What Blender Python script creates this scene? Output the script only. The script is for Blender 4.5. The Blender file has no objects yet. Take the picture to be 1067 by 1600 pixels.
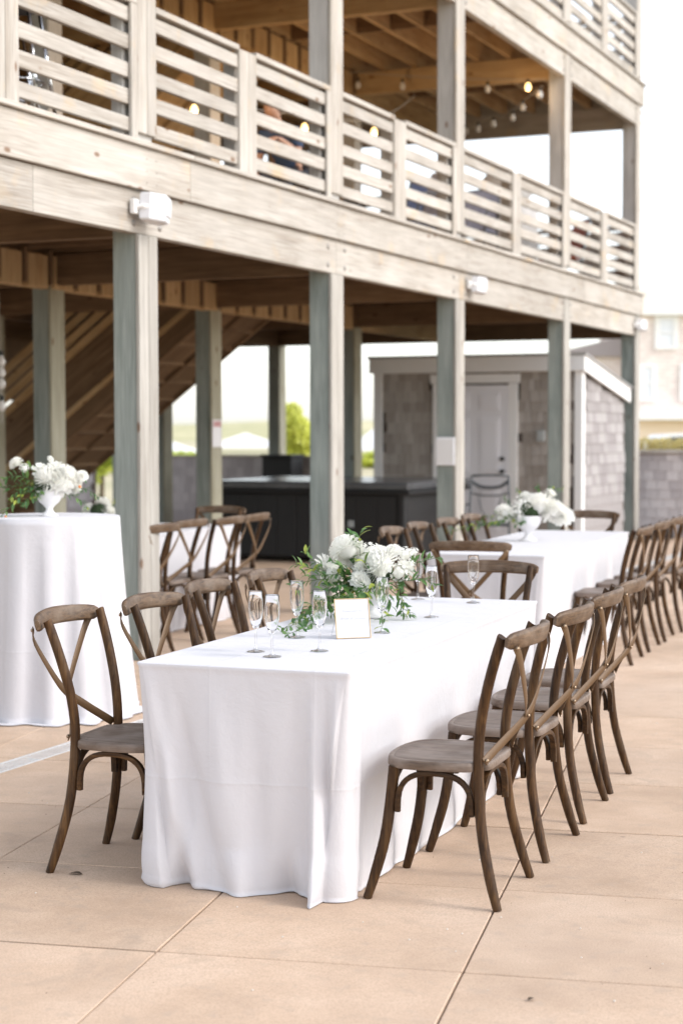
import bpy, math, random
from mathutils import Vector, Matrix, noise
R_ = random.Random(7)
sc = bpy.context.scene
COL = sc.collection
# ------------------------------------------------------------------ camera
H = 1.548; PITCH = .0482; ROLL = -.0020
cp, sp = math.cos(PITCH), math.sin(PITCH)
fw = Vector((0, cp, -sp)); up0 = Vector((0, sp, cp)); rt0 = Vector((1, 0, 0))
rt = rt0*math.cos(ROLL) + up0*math.sin(ROLL); up = -rt0*math.sin(ROLL) + up0*math.cos(ROLL)
cam = bpy.data.cameras.new('camera'); camo = bpy.data.objects.new('camera', cam); COL.objects.link(camo)
m4 = Matrix((rt, up, -fw)).transposed().to_4x4(); m4.translation = Vector((0, 0, H)); camo.matrix_world = m4
cam.sensor_fit = 'VERTICAL'; cam.sensor_height = 36; cam.sensor_width = 24; cam.lens = 60.75
cam.clip_start = .1; cam.clip_end = 5000
cam.dof.use_dof = True; cam.dof.focus_distance = 6.3; cam.dof.aperture_fstop = 2.7
sc.camera = camo
# ------------------------------------------------------------------ light
SUN_EL = math.radians(38); SUN_AZ = math.radians(108)      # azimuth clockwise from +Y
w = bpy.data.worlds.new('World'); sc.world = w; w.use_nodes = True
nt = w.node_tree; bg = nt.nodes['Background']
sky = nt.nodes.new('ShaderNodeTexSky'); sky.sky_type = 'NISHITA'; sky.sun_disc = False
sky.sun_elevation = SUN_EL; sky.sun_rotation = SUN_AZ; sky.air_density = 1.0; sky.dust_density = 1.2; sky.ozone_density = .6
hs = nt.nodes.new('ShaderNodeHueSaturation'); hs.inputs['Saturation'].default_value = .35
nt.links.new(sky.outputs[0], hs.inputs['Color']); nt.links.new(hs.outputs[0], bg.inputs[0]); bg.inputs[1].default_value = .15
sl = bpy.data.lights.new('sun', 'SUN'); sl.energy = .55; sl.angle = math.radians(16); sl.color = (1, .95, .88)
so = bpy.data.objects.new('sun', sl); COL.objects.link(so)
sd = Vector((math.sin(SUN_AZ)*math.cos(SUN_EL), math.cos(SUN_AZ)*math.cos(SUN_EL), math.sin(SUN_EL)))
so.rotation_euler = sd.to_track_quat('Z', 'Y').to_euler(); so.location = (20, -10, 30)
sc.view_settings.view_transform = 'Standard'; sc.view_settings.look = 'None'; sc.view_settings.gamma = 1
sc.view_settings.use_curve_mapping = False; sc.view_settings.exposure = 1.38
sc.cycles.max_bounces = 10; sc.cycles.transparent_max_bounces = 12; sc.cycles.transmission_bounces = 10
sc.cycles.caustics_reflective = False; sc.cycles.caustics_refractive = False; sc.cycles.use_denoising = True
# ------------------------------------------------------------------ helpers
def mesh(V, F, smooth=False, mats=None, name='mesh'):
    me = bpy.data.meshes.new(name); me.from_pydata([tuple(v) for v in V], [], F); me.update()
    if smooth:
        me.polygons.foreach_set('use_smooth', [True]*len(me.polygons))
    for m in (mats or []): me.materials.append(m)
    return me
def obj(name, me, parent=None, loc=(0, 0, 0), rot=(0, 0, 0), scale=None):
    o = bpy.data.objects.new(name, me); COL.objects.link(o); o.location = loc; o.rotation_euler = rot
    if scale is not None: o.scale = (scale,)*3 if isinstance(scale, (int, float)) else scale
    if parent: o.parent = parent
    return o
def tag(o, label=None, cat=None, group=None, kind=None):
    for k, v in (('label', label), ('category', cat), ('group', group), ('kind', kind)):
        if v: o[k] = v
    return o
def thing(name, label, cat, loc=(0, 0, 0), rz=0, group=None):
    return tag(obj(name, None, None, loc, (0, 0, rz)), label, cat, group)
def children(o): return KIDS.get(o.name, [])
KIDS = {}
def copy_tree(o, parent=None):
    c = o.copy(); COL.objects.link(c); c.parent = parent
    for ch in [x for x in o.children]: copy_tree(ch, c)
    return c
class MB:
    def __init__(s): s.V = []; s.F = []
    def add(s, V, F, M=None):
        b = len(s.V); s.V += [tuple(M @ Vector(v)) if M else tuple(v) for v in V]; s.F += [tuple(i+b for i in f) for f in F]
    def box(s, x0, x1, y0, y1, z0, z1, c=0, M=None):
        if c <= 0:
            V = [(x, y, z) for x in (x0, x1) for y in (y0, y1) for z in (z0, z1)]
            s.add(V, [(0, 1, 3, 2), (4, 6, 7, 5), (0, 4, 5, 1), (2, 3, 7, 6), (0, 2, 6, 4), (1, 5, 7, 3)], M); return
        lo = (x0, y0, z0); hi = (x1, y1, z1); V = []; idx = {}
        for sx in (0, 1):
            for sy in (0, 1):
                for sz in (0, 1):
                    sg = (sx, sy, sz)
                    for a in range(3):     # vertex lies on the face of axis a
                        p = [(hi[k] if sg[k] else lo[k]) + (0 if k == a else (-c if sg[k] else c)) for k in range(3)]
                        idx[(sx, sy, sz, a)] = len(V); V.append(p)
        F = []
        for a in range(3):
            b, d = (a+1) % 3, (a+2) % 3
            for sa in (0, 1):
                q = []
                for (sb, sd_) in ((0, 0), (1, 0), (1, 1), (0, 1)):
                    k = [0, 0, 0]; k[a] = sa; k[b] = sb; k[d] = sd_; q.append(idx[(*k, a)])
                F.append(tuple(q if sa else q[::-1]))
            for sb in (0, 1):              # edges running along a
                for sd_ in (0, 1):
                    k0 = [0, 0, 0]; k0[b] = sb; k0[d] = sd_; k1 = list(k0); k1[a] = 1
                    q = [idx[(*k0, b)], idx[(*k1, b)], idx[(*k1, d)], idx[(*k0, d)]]
                    F.append(tuple(q if (sb ^ sd_) else q[::-1]))
        for sx in (0, 1):
            for sy in (0, 1):
                for sz in (0, 1):
                    q = [idx[(sx, sy, sz, a)] for a in range(3)]
                    F.append(tuple(q if (sx+sy+sz) % 2 else q[::-1]))
        s.add(V, F, M)
    def sweep(s, P, rad, n=8, closed=False, sec=None, up=None, cap=True, ups=None):
        """P points, rad: number, list or list of (a,b)."""
        P = [Vector(p) for p in P]; m = len(P); b = len(s.V)
        T = []
        for i in range(m):
            a = P[i-1] if i or closed else P[0]; c = P[(i+1) % m] if i < m-1 or closed else P[-1]
            T.append((c-a).normalized())
        N = Vector(up) if up else (Vector((0, 0, 1)) if abs(T[0].z) < .9 else Vector((1, 0, 0)))
        for i in range(m):
            if ups: N = Vector(ups[0]).lerp(Vector(ups[1]), i/(m-1))
            N = (N - T[i]*N.dot(T[i])).normalized(); B = T[i].cross(N)
            r = rad[i] if isinstance(rad, (list, tuple)) and not isinstance(rad, tuple) else rad
            ra, rb = r if isinstance(r, tuple) else (r, r)
            for k in range(n):
                t = 2*math.pi*k/n
                if sec: cx, cy = sec(t)
                else: cx, cy = math.cos(t), math.sin(t)
                s.V.append(tuple(P[i] + N*cx*ra + B*cy*rb))
        for i in range(m if closed else m-1):
            for k in range(n):
                a0 = b+i*n+k; a1 = b+i*n+(k+1) % n; c0 = b+((i+1) % m)*n+k; c1 = b+((i+1) % m)*n+(k+1) % n
                s.F.append((a0, a1, c1, c0))
        if cap and not closed:
            s.F.append(tuple(b+k for k in range(n))[::-1]); s.F.append(tuple(b+(m-1)*n+k for k in range(n)))
    def lathe(s, prof, n=32, M=None):
        V = []; F = []; m = len(prof)
        for (r, z) in prof:
            for k in range(n):
                t = 2*math.pi*k/n; V.append((r*math.cos(t), r*math.sin(t), z))
        for i in range(m-1):
            for k in range(n):
                F.append((i*n+k, i*n+(k+1) % n, (i+1)*n+(k+1) % n, (i+1)*n+k))
        s.add(V, F, M)
    def mesh(s, mat=None, smooth=False): return mesh(s.V, s.F, smooth, [mat] if mat else None)
def sq(t, p=.5):
    c, s_ = math.cos(t), math.sin(t)
    return math.copysign(abs(c)**p, c), math.copysign(abs(s_)**p, s_)
def catmull(P, n=6, closed=False):
    P = [Vector(p) for p in P]; out = []; m = len(P)
    rng = range(m if closed else m-1)
    for i in rng:
        if closed: p0, p1, p2, p3 = P[i-1], P[i], P[(i+1) % m], P[(i+2) % m]
        else: p0, p1, p2, p3 = P[max(i-1, 0)], P[i], P[i+1], P[min(i+2, m-1)]
        for k in range(n):
            t = k/n
            out.append(.5*((2*p1)+(-p0+p2)*t+(2*p0-5*p1+4*p2-p3)*t*t+(-p0+3*p1-3*p2+p3)*t**3))
    if not closed: out.append(P[-1])
    return out
def autosmooth(me, ang=40):
    me.polygons.foreach_set('use_smooth', [True]*len(me.polygons))
    try: me.set_sharp_from_angle(angle=math.radians(ang))
    except Exception: pass
    return me
# ------------------------------------------------------------------ materials
class NT:
    def __init__(s, name):
        s.m = bpy.data.materials.new(name); s.m.use_nodes = True; s.t = s.m.node_tree; s.b = s.t.nodes['Principled BSDF']
    def n(s, typ, **kw):
        nd = s.t.nodes.new(typ)
        for k, v in kw.items():
            if k in nd.inputs: nd.inputs[k].default_value = v
            else: setattr(nd, k, v)
        return nd
    def l(s, a, b): s.t.links.new(a, b)
    def ramp(s, fac, stops):
        r = s.n('ShaderNodeValToRGB'); e = r.color_ramp.elements
        while len(e) < len(stops): e.new(.5)
        for k, (p, c) in enumerate(stops): e[k].position = p; e[k].color = (*c, 1) if len(c) == 3 else c
        s.l(fac, r.inputs[0]); return r.outputs[0]
    def mix(s, fac, a, b, typ='MIX'):
        x = s.n('ShaderNodeMix', data_type='RGBA', blend_type=typ)
        for sock, v in ((x.inputs[0], fac), (x.inputs[6], a), (x.inputs[7], b)):
            if hasattr(v, 'is_linked'): s.l(v, sock)
            elif isinstance(v, (int, float)): sock.default_value = v
            else: sock.default_value = (*v, 1)
        return x.outputs[2]
    def math(s, op, a, b=None):
        x = s.n('ShaderNodeMath', operation=op)
        for sock, v in zip(x.inputs, (a, b)):
            if v is None: continue
            if hasattr(v, 'is_linked'): s.l(v, sock)
            else: sock.default_value = v
        return x.outputs[0]
    def coords(s, scale=(1, 1, 1), rnd=True):
        tc = s.n('ShaderNodeTexCoord'); mp = s.n('ShaderNodeMapping'); mp.inputs['Scale'].default_value = scale
        s.l(tc.outputs['Object'], mp.inputs['Vector']); s.oi = None
        if rnd:
            s.oi = s.n('ShaderNodeObjectInfo'); mu = s.math('MULTIPLY', s.oi.outputs['Random'], 37.0)
            cx = s.n('ShaderNodeCombineXYZ')
            for k in range(3): s.l(mu, cx.inputs[k])
            s.l(cx.outputs[0], mp.inputs['Location'])
        return mp.outputs[0]
    def noise(s, vec, scale, detail=4, rough=.55, dist=0):
        x = s.n('ShaderNodeTexNoise'); x.inputs['Scale'].default_value = scale; x.inputs['Detail'].default_value = detail
        x.inputs['Roughness'].default_value = rough; x.inputs['Distortion'].default_value = dist
        if vec is not None: s.l(vec, x.inputs['Vector'])
        return x.outputs['Fac']
    def bump(s, h, strength=.3, dist=.01, chain=None):
        x = s.n('ShaderNodeBump'); x.inputs['Strength'].default_value = strength; x.inputs['Distance'].default_value = dist
        s.l(h, x.inputs['Height'])
        if chain is not None: s.l(chain, x.inputs['Normal'])
        s.l(x.outputs[0], s.b.inputs['Normal']); return x.outputs[0]
    def col(s, c):
        if hasattr(c, 'is_linked'): s.l(c, s.b.inputs['Base Color'])
        else: s.b.inputs['Base Color'].default_value = (*c, 1)
    def set(s, **kw):
        for k, v in kw.items(): s.b.inputs[k.replace('_', ' ')].default_value = v
        return s
def simple(name, c, rough=.6, metal=0, **kw):
    t = NT(name); t.col(c); t.set(Roughness=rough, Metallic=metal, **kw)
    return t.m
def wood(name, axis, dark, mid, light, knots=True, rough=.75, val=.22, fine=1.0, stain=None):
    t = NT(name); k = 'xyz'.index(axis)
    s1 = [9.0]*3; s1[k] = .7
    v = t.coords(tuple(s1)); n1 = t.noise(v, 1.6, 5, .6, .6)
    s2 = [120.0*fine]*3; s2[k] = 3.0
    v2 = t.coords(tuple(s2)); n2 = t.noise(v2, 1, 3, .6)
    c = t.ramp(n1, [(.25, dark), (.5, mid), (.75, light)])
    c2 = t.mix(t.ramp(n2, [(.35, (.62,)*3), (.62, (0, 0, 0))]), c, tuple(x*.62 for x in dark))
    vb = t.coords((1, 1, 1)); nb = t.noise(vb, 1.3, 3)
    c2 = t.mix(t.ramp(nb, [(.35, (0, 0, 0)), (.7, (.5,)*3)]), c2, light)
    if stain:
        ns = t.noise(t.coords((1.7, 1.7, 1.7)), 1.5, 4, .6)
        c2 = t.mix(t.ramp(ns, [(.58, (0, 0, 0)), (.76, (.5,)*3)]), c2, stain)
    if knots:
        s3 = [7.0]*3; s3[k] = 3.2
        v3 = t.coords(tuple(s3)); vo = t.n('ShaderNodeTexVoronoi', Scale=.9); t.l(v3, vo.inputs['Vector'])
        kf = t.ramp(vo.outputs['Distance'], [(.0, (1,)*3), (.07, (.9,)*3), (.13, (0, 0, 0))])
        sel = t.n('ShaderNodeSeparateColor'); t.l(vo.outputs['Color'], sel.inputs[0])
        kf2 = t.math('MULTIPLY', kf, t.math('GREATER_THAN', sel.outputs[0], .30))
        c2 = t.mix(kf2, c2, tuple(x*y for x, y in zip(dark, (.62, .45, .35))))
    rv = t.math('ADD', t.math('MULTIPLY', t.oi.outputs['Random'], val), 1-val/2) if t.oi else None
    g = t.n('ShaderNodeMix', data_type='RGBA', blend_type='MULTIPLY'); g.inputs[0].default_value = 1
    t.l(c2, g.inputs[6]); t.l(rv, g.inputs[7]); t.col(g.outputs[2]); t.set(Roughness=rough)
    t.bump(n2, .5, .004); t.b.inputs['Specular IOR Level'].default_value = .3
    return t.m
PALE = dict(dark=(.335, .285, .235), mid=(.475, .435, .385), light=(.565, .53, .485))
TEAL = dict(dark=(.17, .205, .19), mid=(.28, .32, .295), light=(.41, .44, .41))
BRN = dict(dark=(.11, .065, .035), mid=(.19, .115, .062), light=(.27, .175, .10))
AMB = dict(dark=(.33, .19, .085), mid=(.52, .34, .17), light=(.66, .48, .28))  # lit counterpart of BRN: warm light put into the lumber colour
WD = {}
for ax in 'xyz':
    WD['pale'+ax] = wood('weathered_pine_'+ax, ax, stain=(.60, .42, .22), **PALE)
    WD['teal'+ax] = wood('treated_green_timber_'+ax, ax, **TEAL)
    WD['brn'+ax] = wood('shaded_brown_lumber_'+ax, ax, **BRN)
    WD['amb'+ax] = wood('lit_amber_lumber_'+ax, ax, **AMB)
for ax in 'xyz': WD['grey'+ax] = wood('silver_grey_timber_'+ax, ax, dark=(.36, .34, .32), mid=(.50, .48, .45), light=(.60, .58, .55))
WD['facez'] = wood('weathered_facing_z', 'z', dark=(.29, .26, .225), mid=(.405, .38, .34), light=(.50, .475, .435))
WD['greenpalez'] = wood('pale_green_timber_z', 'z', dark=(.26, .24, .17), mid=(.38, .36, .27), light=(.48, .47, .38))
def chair_wood(name, axis, dk=1.0):
    t = NT(name); k = 'xyz'.index(axis)
    s1 = [60.0]*3; s1[k] = 5
    v = t.coords(tuple(s1)); n1 = t.noise(v, 1, 5, .65, .5)
    s2 = [220.0]*3; s2[k] = 14
    n2 = t.noise(t.coords(tuple(s2)), 1, 3)
    big = t.noise(t.coords((1, 1, 1)), 9, 4, .6)
    c = t.ramp(n1, [(.3, (.016*dk, .007*dk, .0025*dk)), (.5, (.050*dk, .023*dk, .008*dk)), (.72, (.115*dk, .058*dk, .021*dk))])
    geo = t.n('ShaderNodeNewGeometry')
    wear = t.ramp(geo.outputs['Pointiness'], [(.5, (0, 0, 0)), (.56, (.5,)*3)])
    c = t.mix(t.ramp(big, [(.5, (0, 0, 0)), (.75, (.5,)*3)]), c, (.095*dk, .062*dk, .036*dk))
    c = t.mix(t.ramp(n2, [(.55, (0, 0, 0)), (.75, (.5,)*3)]), c, (.03, .017, .01))
    gg = t.n('ShaderNodeMix', data_type='RGBA', blend_type='MULTIPLY'); gg.inputs[0].default_value = 1; t.l(c, gg.inputs[6]); t.l(t.math('ADD', t.math('MULTIPLY', t.oi.outputs['Random'], .55), .72), gg.inputs[7]); c = gg.outputs[2]
    t.col(c); t.set(Roughness=.5); t.b.inputs['Specular IOR Level'].default_value = .22; t.bump(n2, .2, .0015)
    return t.m
CH = {ax: chair_wood('antique_brown_chair_wood_'+ax, ax) for ax in 'xyz'}
def seat_wood():
    t = NT('greyed_seat_wood')
    n1 = t.noise(t.coords((60, 5, 60)), 1, 5, .65, .4); big = t.noise(t.coords(), 7, 4)
    c = t.ramp(n1, [(.3, (.075, .047, .030)), (.5, (.135, .094, .068)), (.72, (.21, .155, .12))])
    c = t.mix(t.ramp(big, [(.4, (0, 0, 0)), (.7, (.7,)*3)]), c, (.27, .22, .19))
    t.col(c); t.set(Roughness=.55); t.bump(n1, .12, .0015); return t.m
CH['seat'] = seat_wood()
def rail_wood():
    t = NT('greyed_rail_wood')
    n1 = t.noise(t.coords((6, 60, 60)), 1, 6, .7, 1.5); big = t.noise(t.coords(), 11, 4)
    c = t.ramp(n1, [(.3, (.036, .018, .008)), (.5, (.094, .052, .025)), (.72, (.18, .11, .06))])
    c = t.mix(t.ramp(big, [(.45, (0, 0, 0)), (.75, (.55,)*3)]), c, (.26, .20, .15))
    t.col(c); t.set(Roughness=.55); t.bump(n1, .15, .0015); return t.m
CH['rail'] = rail_wood()
bronze = simple('aged_bronze_strap', (.12, .066, .028), .5, .1)
boltm = simple('worn_steel_bolt', (.30, .22, .15), .35, .9)
def linen(name, tint=(.605, .592, .615)):
    t = NT(name); v = t.coords((1, 1, 1))
    wv = []
    for k, s_ in enumerate(((900, 60, 60), (60, 900, 60), (60, 60, 900))):
        wv.append(t.noise(t.coords(s_, rnd=False), 1, 2))
    h = t.math('ADD', t.math('ADD', wv[0], wv[1]), wv[2])
    big = t.noise(v, 5, 5, .6, .4); big2 = t.noise(v, 22, 4, .6, 1.5)
    c = t.mix(t.ramp(h, [(.35, (0, 0, 0)), (.75, (1,)*3)]), tuple(x*.955 for x in tint), tint)
    c = t.mix(t.ramp(big, [(.3, (0, 0, 0)), (.7, (1,)*3)]), c, tuple(x*1.02 for x in tint))
    t.col(c); t.set(Roughness=.9); t.b.inputs['Specular IOR Level'].default_value = .15
    t.b.inputs['Sheen Weight'].default_value = .15
    b1 = t.n('ShaderNodeBump'); b1.inputs['Strength'].default_value = .35; b1.inputs['Distance'].default_value = .02; t.l(big, b1.inputs['Height'])
    b2 = t.n('ShaderNodeBump'); b2.inputs['Strength'].default_value = .25; b2.inputs['Distance'].default_value = .004; t.l(big2, b2.inputs['Height']); t.l(b1.outputs[0], b2.inputs['Normal'])
    b3 = t.n('ShaderNodeBump'); b3.inputs['Strength'].default_value = .12; b3.inputs['Distance'].default_value = .0008; t.l(h, b3.inputs['Height']); t.l(b2.outputs[0], b3.inputs['Normal'])
    tc = t.n('ShaderNodeTexCoord'); sx = t.n('ShaderNodeSeparateXYZ'); t.l(tc.outputs['Object'], sx.inputs[0]); hh = None
    for o_, c0 in ((1, .115), (2, .375), (0, .3), (0, -.6), (1, -.26)):
        q = t.ramp(t.math('ABSOLUTE', t.math('SUBTRACT', sx.outputs[o_], c0)), [(0, (1,)*3), (.007, (.25,)*3), (.02, (0, 0, 0))]); hh = q if hh is None else t.math('ADD', hh, q)
    b4 = t.n('ShaderNodeBump'); b4.inputs['Strength'].default_value = .35; b4.inputs['Distance'].default_value = .003; t.l(hh, b4.inputs['Height']); t.l(b3.outputs[0], b4.inputs['Normal'])
    t.l(b4.outputs[0], t.b.inputs['Normal']); return t.m
LINEN = linen('white_linen')
def concrete():
    t = NT('tan_sandy_concrete')
    tc = t.n('ShaderNodeTexCoord'); v = t.coords((1, 1, 1))
    geo = t.n('ShaderNodeNewGeometry')
    a = t.noise(v, 2.2, 6, .62); b = t.noise(v, 160, 3, .7); c_ = t.noise(v, 14, 5, .6); d = t.noise(v, 600, 2, .6)
    c = t.ramp(a, [(.28, (.44, .31, .215)), (.5, (.56, .405, .29)), (.72, (.66, .50, .375))])
    c = t.mix(t.ramp(b, [(.38, (.55,)*3), (.55, (0, 0, 0))]), c, (.36, .25, .175))
    c = t.mix(t.ramp(d, [(.60, (0, 0, 0)), (.72, (.5,)*3)]), c, (.72, .58, .46))
    c = t.mix(t.ramp(c_, [(.55, (0, 0, 0)), (.75, (.6,)*3)]), c, (.40, .31, .24))
    st = t.noise(geo.outputs['Position'], 1.9, 6, .75, 1.2); c = t.mix(t.ramp(st, [(.56, (0, 0, 0)), (.66, (.38,)*3)]), c, (.37, .28, .21))
    wn = t.noise(geo.outputs['Position'], .55, 4, .6)
    c = t.mix(t.ramp(wn, [(.45, (0, 0, 0)), (.75, (.4,)*3)]), c, (.46, .36, .29))
    vo = t.n('ShaderNodeTexVoronoi', Scale=2.3); t.l(v, vo.inputs['Vector'])
    c = t.mix(t.ramp(vo.outputs['Distance'], [(.0, (.6,)*3), (.018, (.5,)*3), (.03, (0, 0, 0))]), c, (.2, .15, .12))
    g = t.n('ShaderNodeMix', data_type='RGBA', blend_type='MULTIPLY'); g.inputs[0].default_value = 1
    t.l(c, g.inputs[6]); t.l(t.math('ADD', t.math('MULTIPLY', t.oi.outputs['Random'], .12), .94), g.inputs[7])
    t.col(g.outputs[2]); t.set(Roughness=.85); b1 = t.bump(b, .35, .002); return t.m
CONC = concrete()
def ground_mat(name, stops, sc_=(.03, .03, .03), s2=1.5):
    t = NT(name); geo = t.n('ShaderNodeNewGeometry'); mp = t.n('ShaderNodeMapping'); mp.inputs['Scale'].default_value = sc_
    t.l(geo.outputs['Position'], mp.inputs[0]); a = t.noise(mp.outputs[0], s2, 8, .7)
    t.col(t.ramp(a, stops)); t.set(Roughness=.95); return t.m
def glassm():
    t = NT('clear_flute_glass'); t.col((1, 1, 1)); t.set(Roughness=.0, IOR=1.45); t.b.inputs['Transmission Weight'].default_value = 1
    tr = t.n('ShaderNodeBsdfTransparent'); tr.inputs[0].default_value = (.995, .995, 1, 1); gl = t.n('ShaderNodeBsdfGlossy'); gl.inputs['Roughness'].default_value = .01
    lw = t.n('ShaderNodeLayerWeight'); lw.inputs[0].default_value = .13; m1 = t.n('ShaderNodeMixShader'); t.l(lw.outputs['Fresnel'], m1.inputs[0]); t.l(tr.outputs[0], m1.inputs[1]); t.l(gl.outputs[0], m1.inputs[2])
    m2 = t.n('ShaderNodeMixShader'); m2.inputs[0].default_value = .0; t.l(t.b.outputs[0], m2.inputs[1]); t.l(m1.outputs[0], m2.inputs[2]); t.l(m2.outputs[0], t.t.nodes['Material Output'].inputs[0])
    return t.m
GLASS = glassm()
def shingle_mat(name, a, b, c):
    t = NT(name); v = t.coords((40, 40, 5)); n1 = t.noise(v, 1, 4)
    col = t.ramp(t.oi.outputs['Random'], [(0, a), (.5, b), (1, c)])
    col = t.mix(t.math('MULTIPLY', n1, .5), col, tuple(x*.6 for x in a)); t.col(col); t.set(Roughness=.9); t.bump(n1, .4, .003); return t.m
SH_BR = shingle_mat('brown_cedar_shingle', (.34, .30, .265), (.43, .385, .345), (.53, .485, .45))
SH_GR = shingle_mat('brightened_grey_shingle', (.50, .46, .47), (.62, .58, .585), (.72, .68, .685))  # grey shingle, lightened in colour to replace light the end walls miss
WHITE = simple('white_trim_paint', (.82, .81, .80), .5)
GREYW = simple('pale_grey_door_paint', (.76, .75, .78), .45)
BLACKP = simple('black_plastic', (.005, .005, .006), .55)
CHROME = simple('chrome', (.75, .77, .8), .15, 1)
def noisy(name, a, b, scale, rough=.6, bump=0, metal=0, **kw):
    t = NT(name); v = t.coords(); n1 = t.noise(v, scale, 5, .6); t.col(t.ramp(n1, [(.3, a), (.7, b)])); t.set(Roughness=rough, Metallic=metal, **kw)
    if bump: t.bump(n1, bump, .01)
    return t.m
PETAL = noisy('white_petal', (.92, .91, .86), (.95, .94, .91), 40, .7)
_n = PETAL.node_tree; _t = _n.nodes.new('ShaderNodeBsdfTranslucent'); _t.inputs[0].default_value = (.92, .92, .87, 1); _m = _n.nodes.new('ShaderNodeMixShader'); _m.inputs[0].default_value = .42
_n.links.new(_n.nodes['Principled BSDF'].outputs[0], _m.inputs[1]); _n.links.new(_t.outputs[0], _m.inputs[2]); _n.links.new(_m.outputs[0], _n.nodes['Material Output'].inputs[0])
CREAM = simple('yellow_green_flower_heart', (.55, .60, .22), .7)
def leafm(name, a, b, c):
    t = NT(name); oi = t.n('ShaderNodeObjectInfo'); geo = t.n('ShaderNodeNewGeometry')
    n1 = t.noise(t.coords(), 9, 3); mixr = t.math('MULTIPLY', t.math('ADD', oi.outputs['Random'], n1), .5)
    t.col(t.ramp(mixr, [(.25, a), (.5, b), (.8, c)])); t.set(Roughness=.45)
    tr = t.n('ShaderNodeBsdfTranslucent'); tr.inputs[0].default_value = (*[x*1.6 for x in c], 1)
    mx = t.n('ShaderNodeMixShader'); mx.inputs[0].default_value = .25; out = t.t.nodes['Material Output']
    t.l(t.b.outputs[0], mx.inputs[1]); t.l(tr.outputs[0], mx.inputs[2]); t.l(mx.outputs[0], out.inputs[0]); return t.m
LEAF = leafm('green_leaf', (.025, .085, .03), (.055, .145, .045), (.14, .24, .06))
LEAFY = leafm('yellow_green_leaf', (.10, .14, .02), (.22, .28, .04), (.38, .42, .08))
STEM = simple('green_stem', (.06, .10, .03), .6)
CERAM = noisy('white_ceramic', (.74, .73, .74), (.82, .81, .82), 12, .35)
GOLD = simple('brass_gold', (.72, .50, .27), .3, 1)
PAPER = simple('white_card', (.82, .82, .84), .7)
# ------------------------------------------------------------------ building frame
A = .4046; E3 = Vector((math.sin(A), math.cos(A), 0)); N3 = Vector((-math.cos(A), math.sin(A), 0))
BO = Vector((4.2094, 24.3999, 0)); BRZ = math.pi/2 - A
def W(s, n, z=0): return BO + E3*s + N3*n + Vector((0, 0, z))
# ------------------------------------------------------------------ ground
gm = ground_mat('dune_scrub', [(.35, (.34, .34, .18)), (.5, (.52, .46, .30)), (.65, (.64, .56, .40))])
g = MB(); g.add([(-2500, -600, -.06), (2500, -600, -.06), (2500, 3500, -.06), (-2500, 3500, -.06)], [(0, 1, 2, 3)])
tag(obj('ground', g.mesh(gm)), kind='structure')
hm = ground_mat('hill_scrub', [(.35, (.36, .36, .18)), (.5, (.52, .48, .28)), (.65, (.66, .58, .38))], (.05, .05, .15), 1.2)
hb = MB(); nx = 160
for j in range(5):
    for i in range(nx+1):
        x = -260+620*i/nx; y = (230, 255, 280, 320, 380)[j]
        prof = 5.0+2.2*noise.noise((x*.012, 3.1, 0))+1.2*noise.noise((x*.05, 7.7, 0))+.5*noise.noise((x*.2, 1.3, 0))
        z = -.2+(0, .55, .9, 1, 1)[j]*prof*.62 + .3*noise.noise((x*.1, y*.1, 0))
        hb.V.append((x, y, z))
for j in range(4):
    for i in range(nx): a = j*(nx+1)+i; hb.F.append((a, a+1, a+nx+2, a+nx+1))
tag(obj('hills', hb.mesh(hm, True)), kind='structure')
# patio slabs
PA = math.radians(12.8); PU = Vector((math.cos(PA), -math.sin(PA), 0)); PV = Vector((math.sin(PA), math.cos(PA), 0)); P0 = Vector((-.55, 5.06, 0))
SU, SV = .915, .905
patio = tag(obj('patio', None), kind='structure')
sb = MB(); sb.box(-SU/2+.0030, SU/2-.0030, -SV/2+.0062, SV/2-.0062, -.035, 0, .003)
slab_me = sb.mesh(CONC); rest = MB()
for i in range(-18, 18):
    for j in range(-10, 28):
        c = P0 + PU*((i+.5)*SU) + PV*((j+.5)*SV)
        rel = c-BO
        if rel.dot(E3) > .9: continue
        dz = R_.uniform(-.0012, .0012)
        if 3.3 < c.y < 19.5 and abs(c.x) < .2*c.y+.75:
            obj('slab', slab_me, patio, (c.x, c.y, dz), (R_.uniform(-.001, .001), R_.uniform(-.001, .001), -PA + math.pi*R_.randint(0, 1)))
        elif -6 < c.y < 30:
            rest.box(-SU/2+.0035, SU/2-.0035, -SV/2+.0035, SV/2-.0035, -.035, 0, 0, Matrix.Translation(c) @ Matrix.Rotation(-PA, 4, 'Z'))
o = obj('slab', rest.mesh(CONC), patio); o['kind'] = 'stuff'
jm = noisy('dark_joint_sand', (.06, .048, .038), (.22, .18, .15), 25, .95)
b = MB(); b.add([(-22, -8, -.02), (22, -8, -.02), (22, 34, -.02), (-22, 34, -.02)], [(0, 1, 2, 3)]); obj('joint_sand', b.mesh(jm), patio)
# drain channel
dr = thing('drain_channel', 'long pale slotted drain channel set in the patio by the round table', 'drain', W(0, -1.22), BRZ)
DG = noisy('galvanised_grate', (.50, .50, .50), (.66, .65, .63), 30, .5, .1)
b = MB()
b.box(-20, 0, -.065, -.05, -.03, .004, .001); b.box(-20, 0, .05, .065, -.03, .004, .001); obj('side_rail', b.mesh(DG), dr)
b = MB(); k = -20
while k < 0:
    b.box(k, k+.016, -.05, .05, -.01, .002); k += .028
o = obj('grate_bar', b.mesh(DG), dr); o['kind'] = 'stuff'
b = MB(); b.box(-20, 0, -.05, .05, -.03, -.012); obj('channel_bed', b.mesh(simple('dark_channel', (.1, .1, .1), .9)), dr)
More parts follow.
